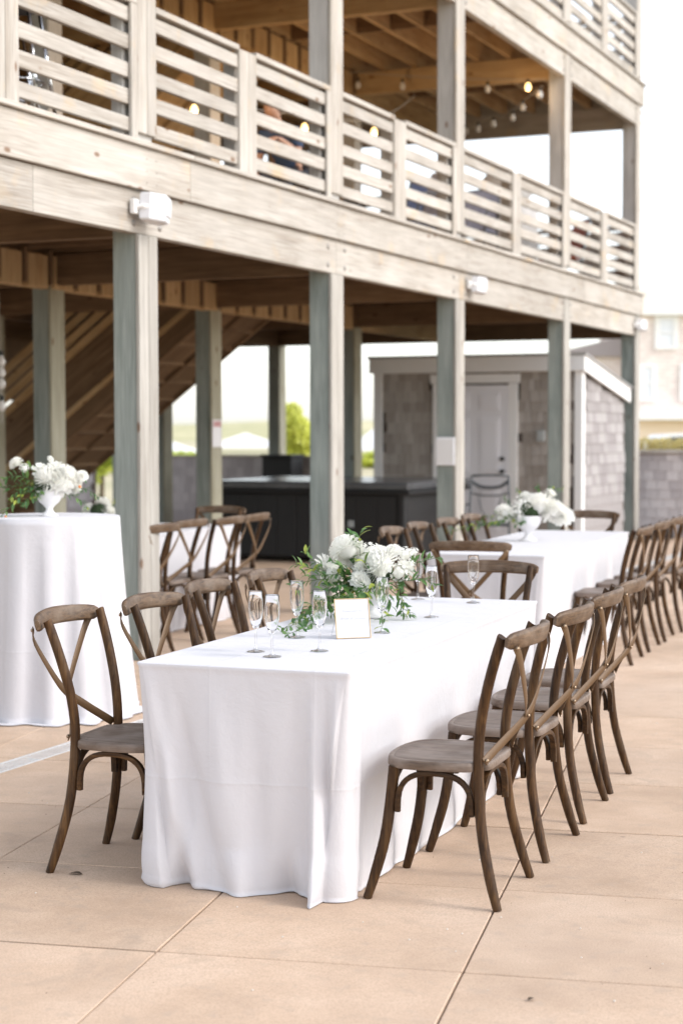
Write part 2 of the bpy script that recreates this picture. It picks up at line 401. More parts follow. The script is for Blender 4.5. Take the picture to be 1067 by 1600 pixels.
# ------------------------------------------------------------------ deck building
bl = thing('deck_building', 'weathered timber building of open decks on posts with horizontal slat railings', 'building', BO, BRZ)
bcache = {}
def timber(name, s0, s1, n0, n1, z0, z1, kind, parent=bl, cham=.004, axis=None):
    d = (s1-s0, n1-n0, z1-z0); ax = axis or 'xyz'[max(range(3), key=lambda k: d[k])]
    key = (round(d[0], 3), round(d[1], 3), round(d[2], 3), kind, ax)
    if key not in bcache:
        b = MB(); b.box(-d[0]/2, d[0]/2, -d[1]/2, d[1]/2, -d[2]/2, d[2]/2, cham); bcache[key] = b.mesh(WD[kind+ax] if kind+ax in WD else kind)
    px = parent.location if parent is not bl and parent.parent is bl else Vector((0, 0, 0))
    return obj(name, bcache[key], parent, ((s0+s1)/2-px[0], (n0+n1)/2-px[1], (z0+z1)/2-px[2]))
PO = [-17.2, -13.82, -10.64, -7.54, -3.64, -.05]       # right-hand edges of the front posts
DL = 2.906
for i, s in enumerate(PO):
    pt = obj('post', None, bl, (s-.125, .1, 0))
    timber('timber', s-.235, s-.015, .03, .21, 0, 3.115, 'teal', pt, .006); timber('timber', s-.235, s-.015, .03, .21, 3.12, 9.0, 'grey', pt, .006)
    for (z0, z1) in ((0, 3.12 if i > 3 else 2.834), (3.50, 3.12+DL), (3.50+DL, 9.0)):
        fz = kf = 'pale' if z0 > 1 else 'face'; timber('facing_board', s-.25, s-.125, 0, .028, z0, z1, kf, pt, .004)
        timber('facing_board', s-.121, s, 0, .028, z0, z1, kf, pt, .004)
for nn, ss in ((2.75, (-17.2, -13.75, -10.62, -7.52, -3.6)), (5.5, (-17.2, -13.75, -10.62, -7.52, -3.6, 0)), (8.25, (-17.2, -13.75, -10.62, -7.52, -3.6, 0))):
    for s in ss:
        pt = obj('post', None, bl, (s-.12, nn+.1, 0))
        timber('timber', s-.22, s-.01, nn+.028, nn+.20, 0, 2.83, 'teal', pt, .006)
        if nn < 3: timber('timber', s-.22, s-.01, nn+.028, nn+.20, 3.45, 9.0, 'grey', pt, .006)
        timber('facing_board', s-.23, s, nn, nn+.026, 0, 2.83, 'greenpale', pt, .004)
        if nn < 3: timber('facing_board', s-.23, s, nn, nn+.026, 3.46, 2.8+DL, 'pale', pt, .004)
        elif nn < 6: timber('timber', s-.22, s-.01, nn+.028, nn+.20, 3.46, 5.75, 'amb', pt, .006)
for lev in (0, 1):
    z = lev*DL
    bk = 'pale'
    # front beam, band, nosing by bays
    ed = [-17.6, -15.3, -10.77, -7.66, -3.76, -.0] if lev == 0 else [-17.6, -13.9, -8.9, -3.76, 0]
    for a, c in zip(ed[:-1], ed[1:]):
        timber('beam', a+.002, c-.002, .012, .09, z+2.838, z+3.118, bk)
    ed2 = [-17.6, -13.4, -7.55, -3.1, .02] if lev == 0 else [-17.6, -11.2, -5.2, .02]
    for a, c in zip(ed2[:-1], ed2[1:]):
        timber('band_board', a+.002, c-.002, -.028, .011, z+3.122, z+3.398, bk)
        timber('nosing_board', a+.002, c-.002, -.062, .10, z+3.402, z+3.436, bk)
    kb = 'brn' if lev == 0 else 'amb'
    # inner beams along the building
    for nn in (2.75, 5.5, 8.25):
        for a, c in ((-17.6, -10.7), (-10.69, -3.7), (-3.69, -.1)):
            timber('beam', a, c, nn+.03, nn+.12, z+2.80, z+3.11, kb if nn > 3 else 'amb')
    s = -17.4
    while s < -3.9:       # proud blocking on the inner beam
        timber('blocking', s, s+.31, 2.715, 2.777, z+2.80, z+3.09, 'amb', cham=.005, axis='z'); timber('batten', s+.335, s+.375, 2.70, 2.777, z+2.83, z+3.13, 'brn', cham=.003); s += .41
    # cross beams
    for k, s in enumerate([-17.32, -13.94, -10.76, -7.66, -3.76, -.17]):
        for off in (0, .05):
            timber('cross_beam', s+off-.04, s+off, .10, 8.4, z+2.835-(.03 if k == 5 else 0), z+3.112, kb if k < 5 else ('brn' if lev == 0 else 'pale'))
    # joists
    if lev == 0:
        s = -17.4
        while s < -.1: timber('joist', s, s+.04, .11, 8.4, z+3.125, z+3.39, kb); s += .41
    else:
        n = .3
        while n < 8.3:
            for a, c in ((-17.5, -10.72), (-10.715, -3.72), (-3.715, -.05)): timber('joist', a, c, n, n+.04, z+3.125, z+3.39, kb)
            n += .41
        for s in (-15.6, -12.3, -9.2, -5.7, -1.9):
            n = .34
            while n < 8.2: timber('blocking', s, s+.04, n+.002, n+.368, z+3.14, z+3.385, 'brn'); n += .41
    timber('rim_board', -.048, -.004, .12, 8.4, z+3.122, z+3.392, 'pale'); timber('rim_board', -17.6, -.06, 8.41, 8.45, z+3.122, z+3.44, kb)
    # decking (boards too narrow to pick apart from below)
    dk = MB()
    if lev == 0:
        n = .12
        while n < 8.4: dk.box(-17.6, 0, n, n+.136, z+3.395, z+3.425); n += .14
    else:
        s = -17.6
        while s < -.02: dk.box(s, s+.136, .12, 8.4, z+3.395, z+3.425); s += .14
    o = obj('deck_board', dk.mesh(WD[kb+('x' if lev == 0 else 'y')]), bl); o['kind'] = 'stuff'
    timber('light_block_sheet', -17.6, 0, .13, 8.4, z+3.427, z+3.435, 'brn')  # added unseen sheet, stops daylight leaking between the deck boards
bb = MB(); bb.lathe([(0, .012), (.010, .011), (.014, .006), (.022, .004), (.023, 0)], 8, Matrix.Rotation(math.pi/2, 4, 'X')); BOLT = bb.mesh(simple('galvanised_bolt', (.28, .26, .24), .5, .6), True)
nbm = MB(); nbm.lathe([(0, .002), (.0045, .0015), (.005, 0)], 6, Matrix.Rotation(math.pi/2, 4, 'X')); NAIL = nbm.mesh(simple('nail_head', (.12, .10, .09), .6, .5))
for lev in (0, 1):
    for s in PO:
        for dx, zz in ((-.30, 2.90), (-.30, 3.05), (.05, 2.90), (.05, 3.05)): obj('bolt', BOLT, bl, (s+dx, .0118, zz+lev*DL))
        for zz in (3.17, 3.25, 3.33):
            for dx in (-.19, -.06): obj('nail', NAIL, bl, (s+dx, -.0285, zz+lev*DL))
# railings
MIDS = [-15.45, -12.29, -9.17, -5.64, -1.87]
RB = [(3.496, 3.588), (3.667, 3.767), (3.84, 3.937), (4.026, 4.124), (4.205, 4.30)]
for lev in (0, 1):
    z = lev*DL
    for k in range(5):
        L = PO[k]; Rr = PO[k+1]-.25; M1 = MIDS[k]; M0 = M1-.28
        rl = obj('railing', None, bl, ((L+Rr)/2, .05, z+3.485))
        for zz0, zz1 in RB:
            for a, c in ((L+.003, M0+.03), (M1-.03, Rr-.003)):
                j = R_.uniform(-.003, .003)
                timber('slat', a, c, .022+j, .058+j, z+zz0+j, z+zz1+j, 'pale', rl, .004)
        for a, c in ((L+.003, M0-.002), (M1+.002, Rr-.003)): timber('cap_board', a, c, .0, .125, z+4.325, z+4.366, 'pale', rl, .004)
        timber('rail_post', M0, M0+.138, .0, .05, z+3.438, z+4.34, 'pale', rl); timber('rail_post', M0+.142, M1, .0, .05, z+3.438, z+4.34, 'pale', rl)
        timber('rail_post', M0+.04, M1-.04, .062, .16, z+3.438, z+4.31, 'grey', rl)
        timber('rail_post', Rr-.09, Rr-.003, .060, .15, z+3.438, z+4.32, 'grey', rl)
        timber('rail_post', Rr-.085, Rr-.004, -.004, .021, z+3.438, z+4.322, 'pale', rl)
    # end railing
    rl = obj('railing', None, bl, (-.05, 4, z+3.485))
    for zz0, zz1 in RB:
        for a, c in ((.25, 2.7), (2.95, 5.5), (5.7, 8.2)): timber('slat', -.06, -.022, a, c, z+zz0, z+zz1, 'pale', rl)
    for a in (1.5, 2.8, 4.1, 5.55, 6.9): timber('rail_post', -.16, -.062, a, a+.1, z+3.438, z+4.32, 'pale', rl)
    timber('cap_board', -.13, 0, .22, 8.3, z+4.325, z+4.366, 'pale', rl)
# stair flights (rising towards the facade)
def beam_sloped(name, p0, p1, wid, hgt, kind, parent):
    p0 = Vector(p0); p1 = Vector(p1); d = p1-p0; L = d.length; b = MB()
    b.box(-L/2, L/2, -wid/2, wid/2, -hgt/2, hgt/2, .004)
    o = obj(name, b.mesh(WD[kind+'x']), parent); c = (p0+p1)/2
    X = d.normalized(); Y = Vector((0, 0, 1)).cross(X).normalized(); Z = X.cross(Y)
    M = Matrix((X, Y, Z)).transposed().to_4x4(); M.translation = c; o.matrix_local = M
    return o
for lev in (0, 1):
    z = lev*DL; st = obj('staircase', None, bl, (0, 0, 0)); k0 = 'brn' if lev == 0 else 'amb'
    zl = lambda n: 2.45-.745*(n-3.53)+z
    na, nb = (3.0, 6.8)
    for s in (-7.15, -6.45, -5.75):
        beam_sloped('stringer', (s, nb, zl(nb)+.16), (s, na, zl(na)+.16), .045, .27, k0, st)
    beam_sloped('stringer_edge', (-7.2, nb, zl(nb)+.27), (-7.2, na, zl(na)+.27), .03, .06, 'amb', st)
    beam_sloped('side_panel', (-7.16, nb, zl(nb)+.60), (-7.16, na, zl(na)+.60), .03, .56, 'amb' if lev else 'brn', st)
    for q, hh in enumerate((.93, 1.09, 1.25, 1.41)):
        beam_sloped('guard_slat', (-7.18, nb, zl(nb)+hh), (-7.18, na, zl(na)+hh), .035, .085, 'amb', st)
        beam_sloped('guard_slat', (-5.72, nb, zl(nb)+hh), (-5.72, na, zl(na)+hh), .035, .085, k0, st)
    beam_sloped('soffit_board', (-6.8, nb, zl(nb)+.05), (-6.8, na, zl(na)+.05), .60, .02, k0, st); beam_sloped('soffit_board', (-6.12, nb, zl(nb)+.05), (-6.12, na, zl(na)+.05), .60, .02, k0, st)
    n = na
    while n < nb:
        zz = zl(n)+.16; timber('tread', -7.13, -5.77, n-.02, n+.27, zz, zz+.038, k0, st); timber('riser', -7.13, -5.77, n-.02, n-.002, zz-.15, zz, k0, st); n += .262
    # wood wall behind the stairs
    for q in range(32):
        s = -10.2+q*.286
        timber('wall_board', s, s+.28, 8.0, 8.03, z+1.95 if lev == 0 else z+.6, z+2.80, 'amb' if lev else 'brn', st)
# ------------------------------------------------------------------ shingles
def shingle_set(parent, P, U, up_w, wid, top, mat, maxn=280, expo=.135, bottom=0.0, pw=.155, only=None):
    """P origin in parent's frame, U unit direction along wall; outward = U x Z; top(u) gives wall height."""
    U = Vector(U); O = U.cross(Vector((0, 0, 1))); ang = math.atan2(U.y, U.x)
    var = []
    for k in range(3):
        b = MB(); w_ = pw-.006-(.0, .022, .045)[k]
        V = [(-w_/2, -.016, -.0), (w_/2, -.016, 0), (w_/2, 0, 0), (-w_/2, 0, 0), (-w_/2, -.004, expo*1.15), (w_/2, -.004, expo*1.15), (w_/2, 0, expo*1.15), (-w_/2, 0, expo*1.15)]
        b.add(V, [(0, 1, 5, 4), (1, 2, 6, 5), (3, 0, 4, 7), (0, 3, 2, 1), (4, 5, 6, 7)]); var.append((b.mesh(mat), w_+.006))
    spots = []; r = 0; z = bottom
    while True:
        u = -R_.uniform(0, .1); anyt = False
        while u < wid:
            k = R_.randint(0, 2); w_ = var[k][1]; c = u+w_/2
            if 0 < c-w_/2+.02 and c+w_/2 < wid+.03 and z+expo < top(c)+.04 and not (only and not only(c, z)): spots.append((c, z+R_.uniform(-.004, .004), k)); anyt = True
            u += w_
        z += expo
        if z > 3.2: break
    spots.sort(key=lambda q: -q[1])
    jb = MB()
    for q, (c, z, k) in enumerate(spots):
        p = Vector(P)+U*c+Vector((0, 0, z))
        if q < maxn: obj('shingle', var[k][0], parent, p, (0, 0, ang))
        else: jb.add([v.co for v in var[k][0].vertices], [tuple(f.vertices) for f in var[k][0].polygons], Matrix.Translation(p) @ Matrix.Rotation(ang, 4, 'Z'))
    if jb.V: o = obj('shingle', jb.mesh(mat), parent); o['kind'] = 'stuff'
backm = simple('dark_sheathing', (.09, .07, .06), .9)
# half wall at the end of the building
hw = thing('half_wall', 'low shingled half wall closing the far end under the deck', 'wall', BO, BRZ)
b = MB(); b.box(0, .12, 4.3, 8.55, 0, 1.1); b.box(0, .12, 8.95, 12, 0, 1.1); obj('wall_core', b.mesh(backm), hw)
b = MB(); b.box(-.035, .15, 4.28, 8.56, 1.1, 1.135, .005); b.box(-.035, .15, 8.93, 12, 1.1, 1.135, .005); obj('wall_cap', b.mesh(WD['paley']), hw)
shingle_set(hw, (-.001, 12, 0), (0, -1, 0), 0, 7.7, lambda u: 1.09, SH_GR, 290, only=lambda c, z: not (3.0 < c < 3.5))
# shed
sh = thing('shed', 'small lean-to shed of cedar shingles with white trim and a grey panelled door', 'shed', BO, BRZ)
SX0, SX1, SN0, SN1 = -3.0, -.72, .03, 2.82
zt = lambda s: 2.30-(s-SX0)*.155
b = MB()
V = [(SX0+.02, SN0+.02, 0), (SX1, SN0+.02, 0), (SX1, SN1-.02, 0), (SX0+.02, SN1-.02, 0)]; V += [(x, y, zt(x)) for x, y, _ in V]
b.add(V, [(0, 1, 5, 4), (1, 2, 6, 5), (2, 3, 7, 6), (3, 0, 4, 7), (4, 5, 6, 7)]); obj('wall', b.mesh(backm), sh)
shingle_set(sh, (SX0+.018, SN1-.1, 0), (0, -1, 0), 0, SN1-SN0-.2, lambda u: 2.26, SH_BR, 180, only=lambda c, z: not (.72 < c < 1.86 and z < 2.12), pw=.125)
shingle_set(sh, (SX0+.1, SN0+.018, 0), (1, 0, 0), 0, SX1-SX0-.1, lambda u: zt(SX0+.1+u)-.02, shingle_mat('weathered_side_shingle', (.30, .275, .27), (.385, .36, .355), (.47, .445, .44)), 118, pw=.2)
b = MB(); b.box(SX0-.012, SX0+.02, SN1-.11, SN1+.01, 0, 2.27, .003); obj('corner_board', b.mesh(WHITE), sh)
b = MB(); b.box(SX0-.012, SX0+.02, SN0-.012, SN0+.09, 0, 2.27, .003); obj('corner_board', b.mesh(WHITE), sh)
b = MB(); b.box(SX0+.022, SX0+.13, SN0-.012, SN0+.02, 0, 2.27, .003); obj('corner_board', b.mesh(WHITE), sh)
b = MB(); b.box(SX0-.075, SX0-.04, SN0-.06, SN1+.05, 2.265, 2.46, .004); obj('fascia', b.mesh(WHITE), sh)
b = MB(); b.box(SX0-.04, SX0+.02, SN0-.05, SN1+.04, 2.27, 2.285); obj('soffit', b.mesh(WHITE), sh)
def slope_box(b, x0, x1, y0, y1, zo0, zo1, f):
    V = [(x, y, f(x)+zo) for x in (x0, x1) for y in (y0, y1) for zo in (zo0, zo1)]
    b.add(V, [(0, 1, 3, 2), (4, 6, 7, 5), (0, 4, 5, 1), (2, 3, 7, 6), (0, 2, 6, 4), (1, 5, 7, 3)])
fz = lambda s: 2.46-(s-SX0+.08)*.155
b = MB(); slope_box(b, SX0-.038, SX1+.03, SN0-.06, SN0-.03, -.19, -.002, fz); obj('fascia', b.mesh(WHITE), sh)
b = MB(); slope_box(b, SX0-.09, SX1+.06, SN0-.08, SN1+.07, 0, .03, fz); obj('roof', b.mesh(simple('grey_roofing', (.30, .29, .28), .8)), sh)
# door: n from .98 to 1.90 ; frame
dn0, dn1 = .98, 1.88
dr_ = obj('door', None, sh, (SX0-.02, (dn0+dn1)/2, 0))
b = MB(); b.box(-.012, .02, -.45, .45, .06, 2.10, .003); obj('door_leaf', b.mesh(GREYW), dr_)
for cy in (-.205, .205):
    for (z0, z1) in ((.22, .86), (.98, 1.68), (1.78, 2.0)):
        b = MB(); b.box(-.020, -.010, cy-.135, cy+.135, z0, z1, .004); b.box(-.025, -.019, cy-.10, cy+.10, z0+.035, z1-.035, .003); obj('door_panel', b.mesh(GREYW), dr_)
for zz, r in ((1.0, .027), (1.16, .024)):
    b = MB(); b.sweep([(-.012, -.38, zz), (-.02, -.38, zz), (-.045, -.38, zz), (-.075, -.38, zz), (-.08, -.38, zz)], [.03, .028, .012, r, r*.7], 12)
    obj('door_knob', autosmooth(b.mesh(simple('dark_knob', (.06, .06, .06), .3, .8))), dr_)
b = MB(); b.box(SX0-.03, SX0+.01, dn0-.12, dn0-.005, 0, 2.12, .003); b.box(SX0-.03, SX0+.01, dn1+.005, dn1+.12, 0, 2.12, .003)
b.box(SX0-.035, SX0+.01, dn0-.15, dn1+.15, 2.125, 2.24, .003); obj('door_frame', b.mesh(WHITE), sh)
b = MB(); b.box(SX0-.05, SX0, .50, .60, 1.38, 1.52, .006); obj('outlet_box', b.mesh(simple('grey_outlet', (.4, .42, .42), .4)), sh)
# hot tub
ht = thing('hot_tub', 'large black covered hot tub standing under the deck before the shed', 'hot tub', W(-4.92, 2.5), BRZ)
b = MB(); b.box(-.98, .98, -1.22, 1.22, .04, .82, .03); obj('cabinet', b.mesh(noisy('black_tub_panel', (.006, .006, .007), (.012, .011, .011), 8, .6)), ht)
for sx in (-1, 1):
    for sy in (-1, 1):
        b = MB(); b.box(sx*.95-.06, sx*.95+.06, sy*1.19-.06, sy*1.19+.06, .0, .84, .03); obj('corner_trim', b.mesh(BLACKP), ht)
cov = noisy('vinyl_cover', (.05, .052, .056), (.085, .088, .094), 5, .25, .1)
b = MB(); b.box(-1.05, 0-.004, -1.30, 1.30, .84, .94, .025); b.box(.004, 1.05, -1.30, 1.30, .84, .94, .025); obj('cover', b.mesh(cov), ht)
b = MB(); b.box(-1.065, 1.065, -1.315, 1.315, .80, .845, .01); obj('cover_skirt', b.mesh(BLACKP), ht)
b = MB(); b.box(-.992, -.98, -.6, -.53, .42, .5, .004); obj('badge', b.mesh(simple('badge', (.35, .38, .4), .3, .6)), ht)
for k in range(9):
    b = MB(); b.box(-.988, -.98, -1.12+k*.25, -1.12+k*.25+.23, .08, .78, .003); obj('cabinet_panel', b.mesh(BLACKP), ht)
# retaining wall on the right
rw = thing('retaining_wall', 'shingled grey retaining wall behind the right-hand row of chairs', 'wall', BO, BRZ)
b = MB(); b.box(.31, .6, -14, 1.4, -.05, 1.19); obj('wall_core', b.mesh(backm), rw)
b = MB(); b.box(.24, .64, -14, 1.42, 1.19, 1.225, .006); obj('wall_cap', b.mesh(WD['paley']), rw)
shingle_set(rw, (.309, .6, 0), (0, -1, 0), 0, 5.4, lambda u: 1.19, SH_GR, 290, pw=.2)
# speakers on the beam
def speaker(s, z, label, sc_=1, yaw=0.0):
    t = thing('speaker', label, 'speaker', W(s, 0, z), BRZ, 'white loudspeakers on the deck beam')
    b = MB(); b.box(-.17, -.09, -.05, -.005, -.055, .055, .006); obj('wall_bracket', b.mesh(WHITE), t, scale=sc_)
    b = MB(); b.sweep([(-.13, -.04, 0), (-.12, -.10, 0), (-.08, -.13, 0)], .018, 8); obj('bracket_arm', b.mesh(WHITE), t, scale=sc_)
    b = MB(); pr = [(-.12, -.02, .045), (-.04, .10, 0), (.12, .10, 0)]
    V = []; 
    for zz, k in ((-.11, .86), (-.10, .97), (.09, 1), (.10, .9)):
        for (x, y) in ((-.115, -.06), (-.10, -.14), (.02, -.22), (.13, -.19), (.14, -.10), (.06, -.04)): V.append(((x-.01)*k+.01, (y+.12)*k-.12, zz))
    F = [tuple(range(6))[::-1], tuple(range(18, 24))]
    for r in range(3):
        for q in range(6): F.append((r*6+q, r*6+(q+1) % 6, (r+1)*6+(q+1) % 6, (r+1)*6+q))
    b.add(V, F); obj('cabinet', b.mesh(simple('white_speaker_plastic', (.70, .70, .72), .4)), t, rot=(0, .12, yaw), scale=sc_)
    b = MB(); b.box(-.055, .06, -.004, .004, -.07, .07, .004); o = obj('grille', b.mesh(simple('pale_grille', (.60, .60, .62), .7)), t, (.075*sc_, -.208*sc_, 0), (0, .12, .22), sc_)
speaker(-14.05, 3.0, 'white loudspeaker above the first post from the left', .86); speaker(-7.36, 3.0, 'white loudspeaker over the post that carries the white notice', .75); speaker(-.30, 2.98, 'white loudspeaker at the far right end of the beam', .7)
# notices on posts
nb = thing('notice', 'white paper notice in a sleeve fixed to the middle green post', 'notice', W(-7.805, .11, 1.32), BRZ)
b = MB(); b.box(-.006, .006, -.10, .10, -.14, .14, .004); obj('sheet', b.mesh(PAPER), nb)
b = MB(); b.box(-.009, -.0065, -.085, .085, -.12, .12); obj('printed_sheet', b.mesh(simple('warm_paper', (.74, .73, .72), .6)), nb)
nb = thing('notice', 'small white and pink sign on the inner post left of the hot tub', 'notice', W(-7.66, 2.74, 1.50), BRZ)
b = MB(); b.box(-.10, .10, -.004, .004, -.145, .145); obj('sign_panel', b.mesh(PAPER), nb)
b = MB(); b.box(-.085, .085, -.0075, -.0045, .07, .13); obj('header_band', b.mesh(simple('pink_band', (.55, .30, .30), .6)), nb)
fl = thing('floodlight', 'small dark floodlight fixed to the last post beside the shed roof', 'lamp', W(-.33, .10, 2.10), BRZ)
b = MB(); b.box(-.07, .0, -.05, .05, -.05, .05, .012); obj('housing', b.mesh(BLACKP), fl); b = MB(); b.sweep([(-.06, 0, 0), (-.11, 0, -.02), (-.16, 0, -.05)], [.03, .045, .05], 12); obj('lamp_head', autosmooth(b.mesh(BLACKP)), fl)
# ------------------------------------------------------------------ string lights
bulb_off = NT('clear_bulb'); bulb_off.col((.85, .82, .78)); bulb_off.set(Roughness=.12); bulb_off.b.inputs['Transmission Weight'].default_value = .25
bulb_on = NT('lit_bulb'); bulb_on.col((1, .8, .5)); bulb_on.b.inputs['Emission Color'].default_value = (1, .62, .22, 1); bulb_on.b.inputs['Emission Strength'].default_value = 1.6
b = MB(); b.lathe([(.0, -.125), (.018, -.12), (.032, -.10), (.036, -.08), (.03, -.055), (.017, -.035), (.015, -.03)], 14); BU0 = b.mesh(bulb_off.m, True); BU1 = mesh([v.co for v in BU0.vertices], [tuple(f.vertices) for f in BU0.polygons], True, [bulb_on.m])
b = MB(); b.lathe([(.0, .012), (.016, .01), (.018, -.03), (.0, -.035)], 10); SOC = b.mesh(BLACKP)
def strand(pts, bulbs, lit, label, sag=.05):
    t = thing('string_light', label, 'string lights', pts[0]); o0 = Vector(pts[0])
    path = []
    for i in range(len(pts)-1):
        a, c = Vector(pts[i]), Vector(pts[i+1])
        for k in range(8): q = k/8; path.append(a.lerp(c, q)-Vector((0, 0, sag*4*q*(1-q)))-o0)
    path.append(Vector(pts[-1])-o0)
    b = MB(); b.sweep(path, .006, 5); obj('cable', b.mesh(simple('pale_cable', (.35, .32, .28), .6)), t)
    for k, p in enumerate(bulbs):
        bo = obj('bulb', BU1 if k in lit else BU0, t, Vector(p)-o0+Vector((0, 0, .08)), scale=1.0); obj('socket', SOC, bo)
        if k in lit:
            ld = bpy.data.lights.new('bulb_light', 'POINT'); ld.energy = 9 if len(bulbs) < 4 else 1.5; ld.color = (1, .66, .34); ld.shadow_soft_size = .06
            lo = bpy.data.objects.new('bulb_light', ld); COL.objects.link(lo); lo.location = Vector(p)-Vector((0, 0, .09))
strand([W(-4.1, 4.6, 6.05), W(-4.1, 2.6, 5.96), W(-4.1, .2, 5.68)], [W(-4.1, 3.24, 5.88), W(-4.1, 2.59, 5.80), W(-4.1, 2.0, 5.74), W(-4.1, .905, 5.62), W(-4.1, .40, 5.605), W(-4.1, .254, 5.50)], {4}, 'string of globe bulbs crossing beneath the upper deck joists', .03)
Q = [(-3.5, .65, 5.483), (-2.9, .97, 5.48), (-2.3, 1.42, 5.53), (-1.8, 1.80, 5.57), (-1.2, 2.18, 5.66)]
strand([W(-4.0, .25, 5.62)]+[W(s, n, z+.09) for s, n, z in Q]+[W(-.4, 2.9, 5.8)], [W(*q) for q in Q], set(), 'string of globe bulbs running from the fourth post to the far end', .01)
strand([W(-10.9, 1.8, 4.75), W(-9.9, 1.8, 4.6), W(-7.4, 1.8, 4.85), W(-5.5, 1.8, 5.1), W(-4.2, 1.8, 5.6)], [W(-9.9, 1.8, 4.468), W(-7.45, 1.8, 4.69), W(-5.52, 1.8, 4.95)], {0, 1, 2}, 'low string of warm lit bulbs behind the first floor railing', .04)
strand([W(-11.85, 2.62, 2.7), W(-11.85, 2.6, 1.6)], [W(-11.85, 2.6, z-.0) for z in (2.115, 2.024, 1.928, 1.74)], set(), 'short hanging string of small bulbs at the left under the deck', 0)
# ------------------------------------------------------------------ cross-back chair
def build_chair():
    t = thing('cross_back_chair', 'x', 'chair')
    C_ = [(0, -.20), (.10, -.20), (.142, -.192), (.15, -.155), (.192, -.145), (.210, -.06), (.214, .02), (.204, .09), (.165, .14), (.09, .163), (0, .17)]
    C_ = C_ + [(-x, y) for x, y in C_[1:-1]][::-1]
    ol = catmull([(x, y, 0) for x, y in C_], 4, True); m = len(ol)
    rings = [(.0, .436, .93), (0, .436, .985), (0, .441, 1.0), (0, .457, 1.0), (0, .463, .992), (0, .466, .972), (0, .466, .90), (0, .4635, .885), (0, .4655, .87), (0, .461, .6), (0, .459, .0)]
    V = []; F = []
    for _, z, k in rings:
        for p in ol: V.append((p.x*k, (p.y-.01)*k+.01, z))
    for r in range(len(rings)-1):
        for q in range(m): F.append((r*m+q, r*m+(q+1) % m, (r+1)*m+(q+1) % m, (r+1)*m+q))
    F.append(tuple(range(m))[::-1])
    obj('seat', autosmooth(mesh(V, F, mats=[CH['seat']]), 50), t)
    for sx in (-1, 1):
        b = MB(); P = catmull([(sx*.224, -.245, 0), (sx*.210, -.215, .10), (sx*.186, -.180, .26), (sx*.172, -.166, .46), (sx*.176, -.176, .60), (sx*.190, -.208, .74), (sx*.203, -.247, .865), (sx*.205, -.253, .882)], 4)
        rr = [(.0165-.003*max(0, 1-p.z/.1), .0175-.003*max(0, 1-p.z/.1)) if p.z < .865 else (.0155, .0165) for p in P]
        b.sweep(P, rr, 10, up=(1, 0, 0)); obj('leg', autosmooth(b.mesh(CH['z']), 50), t)
        b = MB(); P = catmull([(sx*.214, .200, 0), (sx*.204, .176, .08), (sx*.190, .146, .20), (sx*.182, .128, .33), (sx*.178, .118, .438)], 4)
        b.sweep(P, [(.0185-.004*max(0, 1-p.z/.12),)*2 for p in P], 10, up=(1, 0, 0)); obj('leg', autosmooth(b.mesh(CH['z']), 50), t)
    # arches between neighbouring legs
    def leg_at(sx, fr, z):
        if fr: return Vector((sx*(.182+.01*(.33-z)*4), .127+.02*(.33-z)*4, z))
        return Vector((sx*(.174+.01*(.4-z)*5), -.168-.008*(.4-z)*5, z))
    for (a, c) in (((-1, 1), (1, 1)), ((-1, 0), (1, 0)), ((-1, 0), (-1, 1)), ((1, 0), (1, 1))):
        pa = leg_at(a[0], a[1], .29); pb = leg_at(c[0], c[1], .29); d = (pb-pa).normalized(); pa += d*.026; pb -= d*.026
        P = []
        for k in range(21):
            q = k/20*math.pi; cc = -math.cos(q); P.append(((pa+pb)/2)+(pb-pa)/2*math.copysign(abs(cc)**.8, cc)+Vector((0, 0, .133*math.sin(q)**.62)))
        side = Vector((0, 0, 1)).cross(d)
        b = MB(); b.sweep(P, (.0125, .0095), 8, sec=lambda t_: sq(t_, .6), up=side); obj('arch_brace', autosmooth(b.mesh(CH['y'] if abs(d.y) > .5 else CH['x']), 50), t)
    # top rail
    P = []; rr = []
    for k in range(25):
        u = -1+2*k/24; x = .236*u; y = -.333+.058*abs(u)**2.0; z = .868+.010*(1-u*u)
        P.append((x, y, z)); e_ = 1-max(0, abs(u)-.9)*4
        rr.append(((.0275+.004*(1-u*u))*e_, .0125*e_))
    b = MB(); b.sweep(P, rr, 12, sec=lambda t_: sq(t_, .6), up=(0, -.25, 1)); obj('top_rail', autosmooth(b.mesh(CH['rail']), 60), t)
    for sx in (-1, 1):
        k_ = -.004*sx
        P = catmull([(sx*.216, -.302, .852), (sx*.18, -.312+k_, .80), (sx*.06, -.300+k_, .665), (0, -.282+k_, .602), (-sx*.07, -.240+k_, .545), (-sx*.150, -.196, .485), (-sx*.176, -.188, .470)], 4)
        b = MB(); b.sweep(P, (.0022, .0145), 8, sec=lambda t_: sq(t_, .35), ups=((sx*.6, -.8, 0), (-sx*.95, -.55, 0))); o = obj('back_strap', autosmooth(b.mesh(bronze), 50), t)
        for p in ((sx*.214, -.306, .848), (-sx*.170, -.195, .474)):
            b = MB(); b.lathe([(0, .006), (.005, .005), (.0075, .002), (.0078, -.003)], 8, Matrix.Translation(p) @ Matrix.Rotation(math.pi/2, 4, 'X')); obj('bolt', b.mesh(boltm, True), o)
    b = MB(); b.lathe([(0, .006), (.004, .005), (.006, .001)], 8, Matrix.Translation((0, -.290, .600)) @ Matrix.Rotation(math.pi/2, 4, 'X')); obj('bolt', b.mesh(boltm, True), t)
    return t
CHAIR = build_chair(); first = [True]
def chair(x, y, face, label, group):
    """origin on the floor below the seat centre, face = direction it looks"""
    c = CHAIR if first[0] else copy_tree(CHAIR); first[0] = False
    c.location = (x, y, 0); f = Vector(face); c.rotation_euler = (0, 0, math.atan2(f.y, f.x)-math.pi/2+R_.uniform(-.045, .045))
    c['label'] = label; c['category'] = 'chair'; c['group'] = group; return c
